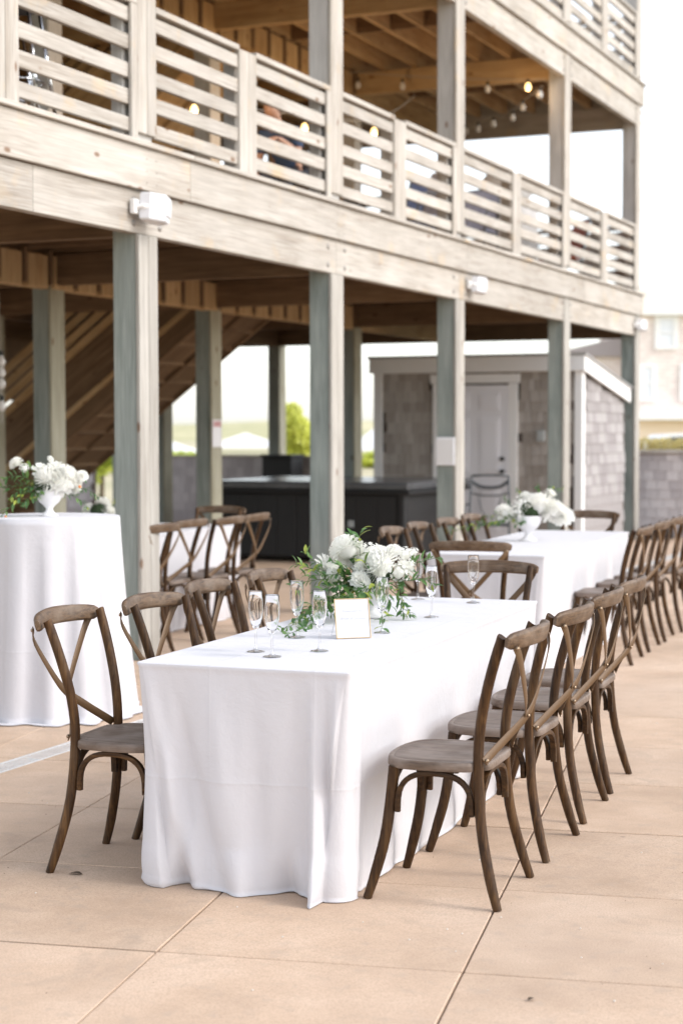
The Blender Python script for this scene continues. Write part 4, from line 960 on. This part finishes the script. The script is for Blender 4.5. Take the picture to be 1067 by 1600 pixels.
far_piece((*c2, .7645), 'white blooms with green sprays in a pedestal vase on the far table', 1.25, 6,
    [(-.165, -.02, .20, .058, RUF[0]), (-.06, -.04, .25, .05, FLO), (-.075, -.05, .20, .045, FLO), (-.03, -.05, .165, .03, FLO), (-.02, 0, .30, .045, RUF[1]), (.06, -.04, .24, .085, MUM[0]), (.14, -.03, .22, .075, RUF[0]), (.19, -.02, .20, .065, MUM[1]), (.24, -.02, .17, .062, RUF[0]), (.15, 0, .325, .045, RUF[1]), (.1, .02, .28, .05, RUF[0])],
    [([(-.04, -.02, .16), (-.15, -.04, .15), (-.28, -.05, .13), (-.42, -.06, .10), (-.56, -.06, .07)], 34, .045), ([(-.04, 0, .18), (-.12, 0, .24), (-.17, 0, .30)], 12, .04), ([(-.02, 0, .2), (-.03, 0, .28), (-.08, 0, .35)], 10, .04), ([(-.05, 0, .16), (-.2, 0, .18), (-.32, 0, .16)], 16, .04), ([(.1, 0, .25), (.16, 0, .35), (.24, 0, .36)], 10, .04), ([(.0, -.04, .17), (-.05, -.08, .14), (-.10, -.09, .12)], 12, .04), ([(.05, 0, .25), (.08, 0, .34), (.06, 0, .38)], 7, .04)])
c3 = W(-12.93, 1.0)
far_piece((c3.x, c3.y, .7645), 'low white blooms and dark leaves on the table under the deck', 1.0, 8,
    [(.06, -.03, .17, .055, RUF[0]), (.12, -.02, .15, .045, FLO), (-.08, 0, .18, .05, RUF[1]), (.02, 0, .22, .05, MUM[1])],
    [([(0, 0, .14), (-.12, 0, .16), (-.25, 0, .12)], 14, .05), ([(0, 0, .14), (.12, -.03, .13), (.22, -.05, .08)], 16, .05), ([(0, -.03, .12), (.08, -.08, .1), (.16, -.1, .04)], 14, .05), ([(0, 0, .15), (.1, 0, .22), (.15, 0, .28)], 8, .045)])
# ------------------------------------------------------------------ iron patio chair by the shed
IRON = noisy('weathered_iron', (.06, .065, .07), (.13, .14, .15), 30, .5, 0, .5)
def patio_chair(x, y, z, rz, label, group, slingm=None, s_=1.0, back=1.0):
    t = thing('patio_chair', label, 'chair', (x, y, z), rz, group)
    for sx in (-1, 1):
        b = MB(); b.sweep(catmull([(sx*.24, -.30, 0), (sx*.24, -.24, .25), (sx*.235, -.22, .45), (sx*.23, -.30, .75), (sx*.22, -.36, back)], 4), .014, 8); obj('leg', b.mesh(IRON, True), t)
        b = MB(); b.sweep(catmull([(sx*.25, .26, 0), (sx*.25, .24, .3), (sx*.26, .20, .62), (sx*.26, -.05, .66), (sx*.25, -.27, .64)], 4), .013, 8); obj('armrest', b.mesh(IRON, True), t)
    b = MB(); b.box(-.24, .24, -.22, .24, .41, .43, .004); obj('seat', b.mesh(slingm or IRON), t)
    b = MB(); b.sweep([(-.22, -.36, back), (-.08, -.37, back+.01), (.08, -.37, back+.01), (.22, -.36, back)], .014, 8); obj('top_bar', b.mesh(IRON, True), t)
    if slingm:
        V = [(sx*.22, y0, z0) for (y0, z0) in ((-.22, .45), (-.27, .63), (-.32, .82), (-.355, back)) for sx in (-1, 1)]
        b = MB(); b.add(V+[(p[0], p[1]+.02, p[2]) for p in V], [(0, 1, 3, 2), (2, 3, 5, 4), (4, 5, 7, 6), (8, 10, 11, 9), (10, 12, 13, 11), (12, 14, 15, 13)]); obj('backrest', b.mesh(slingm), t)
    else:
        for k, (z0, sg) in enumerate(((back-.06, .07), (back-.2, .03))):
            yb = -.36+.18*(back-z0); b = MB(); b.sweep(catmull([(-.22, yb, z0), (-.1, yb, z0-sg), (.1, yb, z0-sg), (.22, yb, z0)], 5), (.022-.012*k, .008), 8); obj('back_slat', b.mesh(IRON, True), t)
        for sx in (-1, 1):
            b = MB(); b.sweep(catmull([(sx*.02, -.24, .47), (sx*.10, -.27, .6), (sx*.13, -.29, .74)], 5), .008, 6); obj('back_scroll', b.mesh(IRON, True), t)
    return t
patio_chair(1.72, 20.25, 0, 3.0, 'dark iron patio chair standing before the shed door', None, None, 1, .98)
SL = noisy('blue_grey_sling', (.22, .24, .33), (.36, .38, .48), 14, .8); SLN = noisy('navy_sling', (.04, .05, .10), (.10, .12, .2), 14, .8)
for (s, n, rz, m, lb) in [(-6.15, 1.0, 2.2, SL, 'blue-grey sling chair on the upper deck left of the third post'), (-5.2, 1.5, .6, SLN, 'navy sling chair on the upper deck right of the third post'), (-4.55, .95, 2.7, SL, 'blue-grey sling chair behind the railing before the fourth post'), (-6.6, 1.9, -1, SLN, 'navy sling chair at the back of the upper deck table'), (-2.6, 1.2, 1.8, SLN, 'dark sling chair on the upper deck between the last two posts')]:
    p = W(s, n, 3.441); patio_chair(p.x, p.y, p.z, rz, lb, 'sling chairs on the upper deck', m, 1, .95)
for s, n, lb in ((-5.6, 1.9, 'round patio table among the sling chairs on the upper deck'), (-3.1, 1.9, 'round patio table near the far end of the upper deck')):
    p = W(s, n, 3.441); t = thing('patio_table', lb, 'table', p); b = MB(); b.lathe([(0, .70), (.45, .70), (.46, .71), (.45, .72), (0, .72)], 28); obj('table_top', b.mesh(IRON), t)
    b = MB(); b.lathe([(.25, 0), (.25, .02), (.03, .05), (.03, .70)], 14); obj('pedestal', b.mesh(IRON), t)
p = W(-3.2, .95, 3.441); cf = thing('covered_furniture', 'pale fabric cover over stacked furniture rising above the deck railing', 'furniture cover', p, BRZ)
b = MB(); b.box(-.42, .42, -.3, .3, .05, .95, .08); b.box(-.38, .38, -.26, .26, .95, 1.28, .11); obj('cover', autosmooth(b.mesh(noisy('pale_cover', (.5, .48, .46), (.62, .6, .58), 6, .8, .3)), 60), cf)
for sx in (-1, 1): b = MB(); b.box(sx*.36-.02, sx*.36+.02, -.25, .25, 0, .06); obj('foot', b.mesh(IRON), cf)
p = W(-1.0, .9, 3.441); patio_chair(p.x, p.y, p.z, 1.9, 'rust red deck chair at the far end of the upper deck', None, simple('rust_red_slats', (.45, .10, .04), .7), 1, .95)
# chrome stools at the left of the upper deck
def stool(s, n, label, tilt):
    p = W(s, n, 3.441); t = thing('bar_stool', label, 'stool', p, BRZ+tilt, 'chrome bar stools behind the railing')
    for sx in (-1, 1):
        for sy in (-1, 1):
            b = MB(); b.sweep([(sx*.22, sy*.22, 0), (sx*.13, sy*.13, .76)], .013, 8); obj('leg', b.mesh(CHROME, True), t)
    b = MB(); b.lathe([(0, .76), (.17, .76), (.19, .78), (.19, .81), (.16, .83), (0, .835)], 24); obj('seat', autosmooth(b.mesh(BLACKP)), t)
    b = MB(); b.sweep([(.185*math.cos(a), .185*math.sin(a), .3) for a in [k*math.pi/8 for k in range(16)]], .009, 6, closed=True); obj('foot_ring', b.mesh(CHROME, True), t)
stool(-14.72, .52, 'chrome legged bar stool at the left end of the upper deck', .3); stool(-14.2, 1.0, 'chrome legged bar stool behind the other, nearer the first post', .9)
# ------------------------------------------------------------------ person on the upper deck
def skin_body(name, J, Ed, mat, parent, sub=1, root=0):
    me = bpy.data.meshes.new(name); me.from_pydata([j[0] for j in J], Ed, []); o = obj(name, me, parent)
    bpy.context.view_layer.objects.active = o
    md = o.modifiers.new('skin', 'SKIN'); md.use_smooth_shade = True
    for k, j in enumerate(J): me.skin_vertices[0].data[k].radius = j[1] if isinstance(j[1], tuple) else (j[1], j[1])
    me.skin_vertices[0].data[root].use_root = True
    m2 = o.modifiers.new('sub', 'SUBSURF'); m2.levels = sub; m2.render_levels = sub
    dg = bpy.context.evaluated_depsgraph_get(); ev = o.evaluated_get(dg); nm = bpy.data.meshes.new_from_object(ev); o.modifiers.clear(); o.data = nm
    nm.materials.clear(); nm.materials.append(mat); nm.polygons.foreach_set('use_smooth', [True]*len(nm.polygons)); return o
SKIN = simple('skin', (.50, .28, .19), .5); NAVY = noisy('navy_shirt', (.03, .05, .10), (.06, .10, .19), 12, .8); DKTR = simple('dark_trousers', (.03, .03, .04), .8); HAIR = simple('dark_brown_hair', (.05, .025, .015), .7)
p = W(-8.45, 1.5, 3.441); pe = thing('person', 'person in a navy shirt leaning forward behind the deck railing', 'person', p, BRZ+math.pi)
# local +x = forward (towards -s)
J = [((0, 0, .60), (.15, .11)), ((.08, 0, .78), (.13, .10)), ((.22, 0, .98), (.16, .10)), ((.28, 0, 1.05), (.06, .05)), ((.34, 0, 1.09), (.05, .05)), ((.39, 0, 1.14), (.08, .09)), ((.42, 0, 1.22), (.07, .08)),
     ((.24, .18, .98), .055), ((.32, .22, .76), .045), ((.50, .14, .86), .033), ((.56, .12, .88), .025), ((.24, -.18, .98), .055), ((.22, -.24, .74), .045), ((.34, -.2, .58), .033), ((.40, -.18, .56), .025),
     ((.02, .10, .57), .085), ((.40, .14, .56), .065), ((.38, .14, .12), .045), ((.50, .14, .05), .035), ((.02, -.10, .57), .085), ((.38, -.14, .56), .065), ((.30, -.14, .12), .045), ((.42, -.14, .05), .035)]
Ed = [(0, 1), (1, 2), (2, 3), (3, 4), (4, 5), (5, 6), (2, 7), (7, 8), (8, 9), (9, 10), (2, 11), (11, 12), (12, 13), (13, 14), (0, 15), (15, 16), (16, 17), (17, 18), (0, 19), (19, 20), (20, 21), (21, 22)]
bd = skin_body('body', J, Ed, SKIN, pe, 2)
# clothing: shirt over torso and upper arms, trousers
J2 = [((0, 0, .60), (.165, .125)), ((.08, 0, .78), (.145, .115)), ((.22, 0, .98), (.175, .115)), ((.25, 0, 1.02), (.07, .06)), ((.24, .18, .98), .07), ((.31, .22, .80), .062), ((.24, -.18, .98), .07), ((.22, -.24, .78), .062)]
skin_body('shirt', J2, [(0, 1), (1, 2), (2, 3), (2, 4), (4, 5), (2, 6), (6, 7)], NAVY, pe, 2)
J3 = [((0, 0, .58), (.16, .12)), ((.02, .10, .56), .095), ((.40, .14, .56), .078), ((.38, .14, .14), .06), ((.02, -.10, .56), .095), ((.38, -.14, .56), .078), ((.30, -.14, .14), .06)]
skin_body('trousers', J3, [(0, 1), (1, 2), (2, 3), (0, 4), (4, 5), (5, 6)], DKTR, pe, 2)
b = MB(); b.lathe([(0, -.11), (.07, -.08), (.105, 0), (.095, .07), (.05, .115), (0, .125)], 16, Matrix.Translation((.385, 0, 1.215)) @ Matrix.Rotation(.5, 4, 'Y') @ Matrix.Diagonal((1, .88, 1, 1))); obj('hair', b.mesh(HAIR, True), pe)
b = MB(); b.lathe([(0, -.10), (.055, -.085), (.08, 0), (.075, .06), (0, .09)], 14, Matrix.Translation((.43, 0, 1.175)) @ Matrix.Rotation(.6, 4, 'Y') @ Matrix.Diagonal((1, .85, 1, 1))); obj('face', b.mesh(SKIN, True), pe)
for hx, hy, hz, sg in ((.56, .12, .88, 1), (.40, -.18, .56, -1)):
    b = MB(); b.sweep([(hx, hy, hz), (hx+.05, hy, hz-.005), (hx+.09, hy, hz-.015)], [(.016, .034), (.015, .04), (.01, .034)], 10)
    for k in range(4): b.sweep([(hx+.08, hy+(k-1.5)*.02, hz-.012), (hx+.12, hy+(k-1.5)*.022, hz-.025), (hx+.15-.01*abs(k-1.5), hy+(k-1.5)*.022, hz-.05)], [.010, .009, .007], 6)
    b.sweep([(hx+.02, hy-.03*sg, hz), (hx+.05, hy-.055*sg, hz-.01), (hx+.08, hy-.06*sg, hz-.02)], [.012, .010, .008], 6); obj('hand', autosmooth(b.mesh(SKIN)), pe)
p = W(-8.5, 1.5, 3.441); t = thing('bench', 'plain wooden bench under the person on the upper deck', 'bench', W(-8.42, 1.5, 3.441), BRZ)
b = MB(); b.box(-.25, .25, -.5, .5, .44, .48, .005); obj('seat', b.mesh(WD['brny']), t)
for sx in (-1, 1):
    for sy in (-1, 1): b = MB(); b.box(sx*.2-.03, sx*.2+.03, sy*.42-.03, sy*.42+.03, 0, .44); obj('leg', b.mesh(WD['brnz']), t)
# ------------------------------------------------------------------ things behind
def grill(p, rz, label):
    t = thing('gas_grill', label, 'grill', p, rz)
    b = MB(); b.box(-.4, .4, -.25, .25, .12, .85, .01); obj('cabinet', b.mesh(BLACKP), t)
    b = MB(); b.sweep([(-.4, 0, .88), (.4, 0, .88)], (.26, .24), 16); obj('lid', autosmooth(b.mesh(BLACKP)), t)
    b = MB(); b.box(-.7, -.41, -.22, .22, .82, .86, .004); b.box(.41, .7, -.22, .22, .82, .86, .004); obj('side_shelf', b.mesh(BLACKP), t)
    for sx in (-1, 1): b = MB(); b.sweep([(sx*.3, -.22, .08), (sx*.3, -.16, .08)], .08, 12); obj('wheel', b.mesh(BLACKP), t)
cb = thing('storage_cabinet', 'black storage cabinet beside the low wall left of the second post', 'cabinet', W(-.6, 5.28), BRZ)
b = MB(); b.box(-.22, .22, -.24, .24, .03, 1.12, .012); obj('cabinet_body', b.mesh(BLACKP), cb); b = MB(); b.box(-.24, .24, -.26, .26, 1.125, 1.16, .008); obj('lid', b.mesh(BLACKP), cb)
grill(W(-2.6, 8.4), BRZ-1.2, 'dark grill far left under the deck behind the first post')
pl = thing('hose_coil', 'coiled black hose lying at the foot of the far right post', 'hose', W(-.35, -.35))
b = MB(); P = []
for k in range(120): a = k*.35; rr = .20+.02*math.sin(k*.7); P.append((rr*math.cos(a), rr*math.sin(a), .02+k*.0014))
b.sweep(P, .016, 6); obj('hose', b.mesh(BLACKP, True), pl)
# foliage clumps
def leafcloud(name, label, cat, loc, rx, ry, h, n, mat, seed, trunk=True, group=None, ls=.09):
    rs = random.Random(seed); t = thing(name, label, cat, loc, 0, group); b = MB()
    cl = [(rs.uniform(-.6, .6), rs.uniform(-.6, .6), rs.uniform(.25, .95), rs.uniform(.3, .5)) for _ in range(11)]
    for _ in range(n):
        c = rs.choice(cl); d = Vector((rs.gauss(0, 1), rs.gauss(0, 1), rs.gauss(0, 1))).normalized()*rs.uniform(.6, 1)*c[3]
        tap = 1.1-.75*(c[2]); q = Vector(((c[0]*tap+d.x)*rx, (c[1]*tap+d.y)*ry, (c[2]+d.z*.45)*h)); q.z = max(.05, q.z)
        u = Vector((rs.gauss(0, 1), rs.gauss(0, 1), rs.gauss(0, 1))).normalized(); v = u.orthogonal().normalized(); s_ = ls*rs.uniform(.6, 1.3)
        b.add([q-u*s_, q-v*s_*.45, q+u*s_, q+v*s_*.45], [(0, 1, 2, 3)])
    o = obj('crown', b.mesh(mat), t)
    if trunk: b = MB(); b.sweep([(0, 0, -.06), (.03, 0, h*.3), (0, .04, h*.7)], [.07, .05, .02], 8); obj('trunk', b.mesh(simple('bark', (.12, .09, .06), .9)), t)
    return t
YG = leafm('sunlit_juniper', (.24, .32, .03), (.44, .50, .07), (.66, .66, .16))
leafcloud('juniper_tree', 'bright yellow-green tree seen beyond the low wall, left of the second post', 'tree', (-.98, 37.2, 0), .62, .5, 1.9, 4200, YG, 3, ls=.07)
leafcloud('juniper_tree', 'small yellow-green bush seen under the stairs at the left', 'bush', (-5.35, 38.5, -.05), 1.0, .8, 1.6, 2600, YG, 4, group=None)
for k, (x, y, h) in enumerate([(-9, 60, .9), (-6.4, 66, .7), (2.2, 70, .8)]): leafcloud('shrub', ['rounded pale shrub far beyond the deck at the left', 'low pale shrub on the dunes behind the stairs', 'low shrub on the dunes left of the shed'][k], 'shrub', (x, y, -.1), 2.6, 1.5, h, 1800, YG, 10+k, ls=.16)
HG = leafm('hedge_leaf', (.42, .38, .12), (.62, .52, .22), (.75, .60, .34))
rs = random.Random(5); b = MB(); 
for _ in range(9000):
    q = Vector((rs.uniform(0, 5), rs.uniform(-.25, .25), .12+1.27*rs.random()**.3+.05*noise.noise((rs.random()*9, 0, 0)))); u = Vector((rs.gauss(0, 1), rs.gauss(0, 1), rs.gauss(0, 1))).normalized(); v = u.orthogonal().normalized(); s_ = .035
    b.add([q-u*s_, q-v*s_*.5, q+u*s_, q+v*s_*.5], [(0, 1, 2, 3)])
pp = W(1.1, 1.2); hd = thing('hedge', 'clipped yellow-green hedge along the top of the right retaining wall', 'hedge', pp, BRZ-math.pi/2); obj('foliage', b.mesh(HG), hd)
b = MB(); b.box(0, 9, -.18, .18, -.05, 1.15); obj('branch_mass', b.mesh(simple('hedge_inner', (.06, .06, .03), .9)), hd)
# white canopies far off
for k, (x, y, wd, hh, lb) in enumerate([(-6.1, 110, 2.6, 1.0, 'white canopy roof far beyond the deck, left of the inner post'), (1.55, 84, 1.3, 1.25, 'white tent roof far off between the second post and the shed'), (-9.5, 96, 1.8, .6, 'low white roof far beyond the low wall')]):
    t = thing('canopy_tent', lb, 'tent', (x, y, -.06), 0, 'white canopies beyond the dunes'); b = MB()
    b.add([(-wd, -wd, hh*.45), (wd, -wd, hh*.45), (wd, wd, hh*.45), (-wd, wd, hh*.45), (0, 0, hh+.35)], [(0, 1, 4), (1, 2, 4), (2, 3, 4), (3, 0, 4), (3, 2, 1, 0)]); obj('canopy', b.mesh(WHITE), t)
    b = MB(); [b.box(sx*wd*.95-.05, sx*wd*.95+.05, sy*wd*.95-.05, sy*wd*.95+.05, 0, hh*.45) for sx in (-1, 1) for sy in (-1, 1)]; obj('tent_leg', b.mesh(WHITE), t)
# neighbouring house
def house_wall():
    t = NT('sunlit_shingle_siding'); tc = t.n('ShaderNodeTexCoord'); mp = t.n('ShaderNodeMapping'); t.l(tc.outputs['Object'], mp.inputs[0]); mp.inputs['Rotation'].default_value = (math.pi/2, 0, 0)
    br = t.n('ShaderNodeTexBrick'); t.l(mp.outputs[0], br.inputs['Vector']); br.inputs['Scale'].default_value = 1.6; br.inputs['Color1'].default_value = (.74, .64, .60, 1); br.inputs['Color2'].default_value = (.84, .76, .71, 1); br.inputs['Mortar'].default_value = (.60, .50, .46, 1)
    br.inputs['Mortar Size'].default_value = .02; t.col(br.outputs[0]); t.set(Roughness=.9); return t.m
HW = house_wall(); CRM = simple('cream_trim', (.88, .80, .72), .6); BEI = simple('beige_garage', (.82, .68, .54), .7); ROOFM = simple('grey_shingle_roof', (.34, .30, .30), .9)
ho = thing('neighbour_house', 'large shingled house with white windows beyond the retaining wall', 'house', (11.6, 68, 0), 0)
b = MB(); b.box(0, 14, 0, 10, -.1, 5.97); obj('wall', b.mesh(HW), ho)
b = MB(); b.box(-.15, 14.2, -.35, 10.3, 6.10, 7.0); obj('cream_frieze', b.mesh(CRM), ho); b = MB(); b.box(-.2, 14.3, -.45, 10.4, 5.96, 6.10); obj('eave_trim', b.mesh(WHITE), ho)
b = MB(); b.box(-2.9, -.02, 1.5, 9, -.1, 4.6); obj('wall', b.mesh(HW), ho)
b = MB(); b.add([(-3.2, 1.2, 4.55), (0, 1.2, 5.3), (0, 9.3, 5.3), (-3.2, 9.3, 4.55), (-3.2, 1.2, 4.4), (0, 1.2, 4.4), (0, 9.3, 4.4), (-3.2, 9.3, 4.4)], [(0, 1, 2, 3), (4, 5, 1, 0), (7, 4, 0, 3), (7, 6, 5, 4)]); obj('roof', b.mesh(ROOFM), ho)
b = MB(); b.box(-.3, 14.3, -.9, 0, 1.86, 2.12, .02); obj('belt_trim', b.mesh(WHITE), ho)
b = MB(); b.box(.0, 3.2, -.05, -.01, 0, 1.85); b.box(3.6, 7.5, -.05, -.01, 0, 1.85); obj('garage_door', b.mesh(BEI), ho)
PANE = simple('pale_pane', (.72, .74, .78), .15)
for (x0, z0, w2, h2) in [(.66, 4.62, .92, 1.33), (-.0, 2.6, .75, 1.45), (1.66, 2.6, .9, 1.45), (3.2, 4.62, .92, 1.33), (4.2, 2.6, .9, 1.45), (6, 4.62, .92, 1.33), (6.8, 2.6, .9, 1.45)]:
    wn = obj('window', None, ho, (x0+w2/2, 0, z0)); b = MB()
    for q in ((-w2/2, w2/2, 0, .10), (-w2/2, w2/2, h2-.12, h2), (-w2/2, -w2/2+.2, .1, h2-.12), (w2/2-.2, w2/2, .1, h2-.12), (-w2/2+.2, w2/2-.2, h2/2-.03, h2/2+.03)): b.box(q[0], q[1], -.09, -.01, q[2], q[3], .01)
    obj('window_frame', b.mesh(WHITE), wn); b = MB(); b.box(-w2/2+.2, w2/2-.2, -.04, -.02, .1, h2-.12); obj('pane', b.mesh(PANE), wn)
# parked car
ca = thing('parked_car', 'white parked car behind the hedge on the right', 'car', (9.6, 46, -.05), .1)
WP = simple('white_car_paint', (.80, .80, .80), .25)
def car_prof(b, pr, y0, y1, ins=0):
    n_ = len(pr); V = [(x, y0, z) for x, z in pr]+[(x, y1, z) for x, z in pr]; b.add(V, [tuple(range(n_)), tuple(range(n_, 2*n_))[::-1]]+[(i, n_+i, n_+(i+1) % n_, (i+1) % n_) for i in range(n_)])
b = MB(); car_prof(b, [(-2.2, .35), (2.2, .35), (2.25, .65), (2.1, .85), (1.1, .92), (-1.9, .95), (-2.2, .85), (-2.28, .6)], -.88, .88); obj('body', b.mesh(WP), ca)
b = MB(); car_prof(b, [(1.1, .91), (.35, 1.38), (-.3, 1.46), (-1.2, 1.42), (-1.9, .94)], -.74, .74); obj('cabin', b.mesh(WP), ca)
b = MB(); b.add([(.95, -.745, .95), (.33, -.745, 1.33), (-.3, -.745, 1.40), (-1.15, -.745, 1.36), (-1.65, -.745, .98)], [(0, 1, 2, 3, 4)]); obj('side_window', b.mesh(simple('car_glass', (.05, .06, .07), .05)), ca)
for x in (-1.4, 1.4):
    for y in (-.82, .82): b = MB(); b.sweep([(x, y-.1, .33), (x, y+.1, .33)], .33, 20); obj('wheel', b.mesh(BLACKP), ca)
for y in (-.6, .6): b = MB(); b.box(2.15, 2.26, y-.15, y+.15, .62, .74, .01); obj('headlight', b.mesh(PANE), ca)

# ------------------------------------------------------------------ litter on the slabs
DRY = simple('dried_leaf', (.07, .045, .025), .9); GRIT = simple('pale_grit', (.6, .56, .5), .9)
dl = leaf_mesh(DRY, .28)
tag(obj('dried_leaf', dl, None, (-.90, 5.93, .004), (0.05, .1, 1.2), .055), 'small dark dried leaf on the slab below the left foreground chair', 'leaf')
tag(obj('dried_leaf', dl, None, (.52, 4.62, .004), (0.1, .05, 2.4), .03), 'tiny dark leaf on the slab in front of the right foreground chair', 'leaf')
gb = MB(); rs = random.Random(11)
for _ in range(150):
    x, y = rs.uniform(-2.2, 2.6), rs.uniform(4.2, 11); r = rs.uniform(.0008, .0022); gb.lathe([(0, 0), (r, .0006), (r*.7, r), (0, r*1.2)], 5, Matrix.Translation((x, y, .001)))
tag(obj('grit', gb.mesh(DRY)), kind='stuff')
gb = MB()
for _ in range(160):
    x, y = rs.uniform(-2.2, 2.6), rs.uniform(4.2, 11); r = rs.uniform(.0015, .004); gb.lathe([(0, 0), (r, .0006), (r*.7, r), (0, r*1.2)], 5, Matrix.Translation((x, y, .001)))
tag(obj('grit', gb.mesh(GRIT)), kind='stuff')
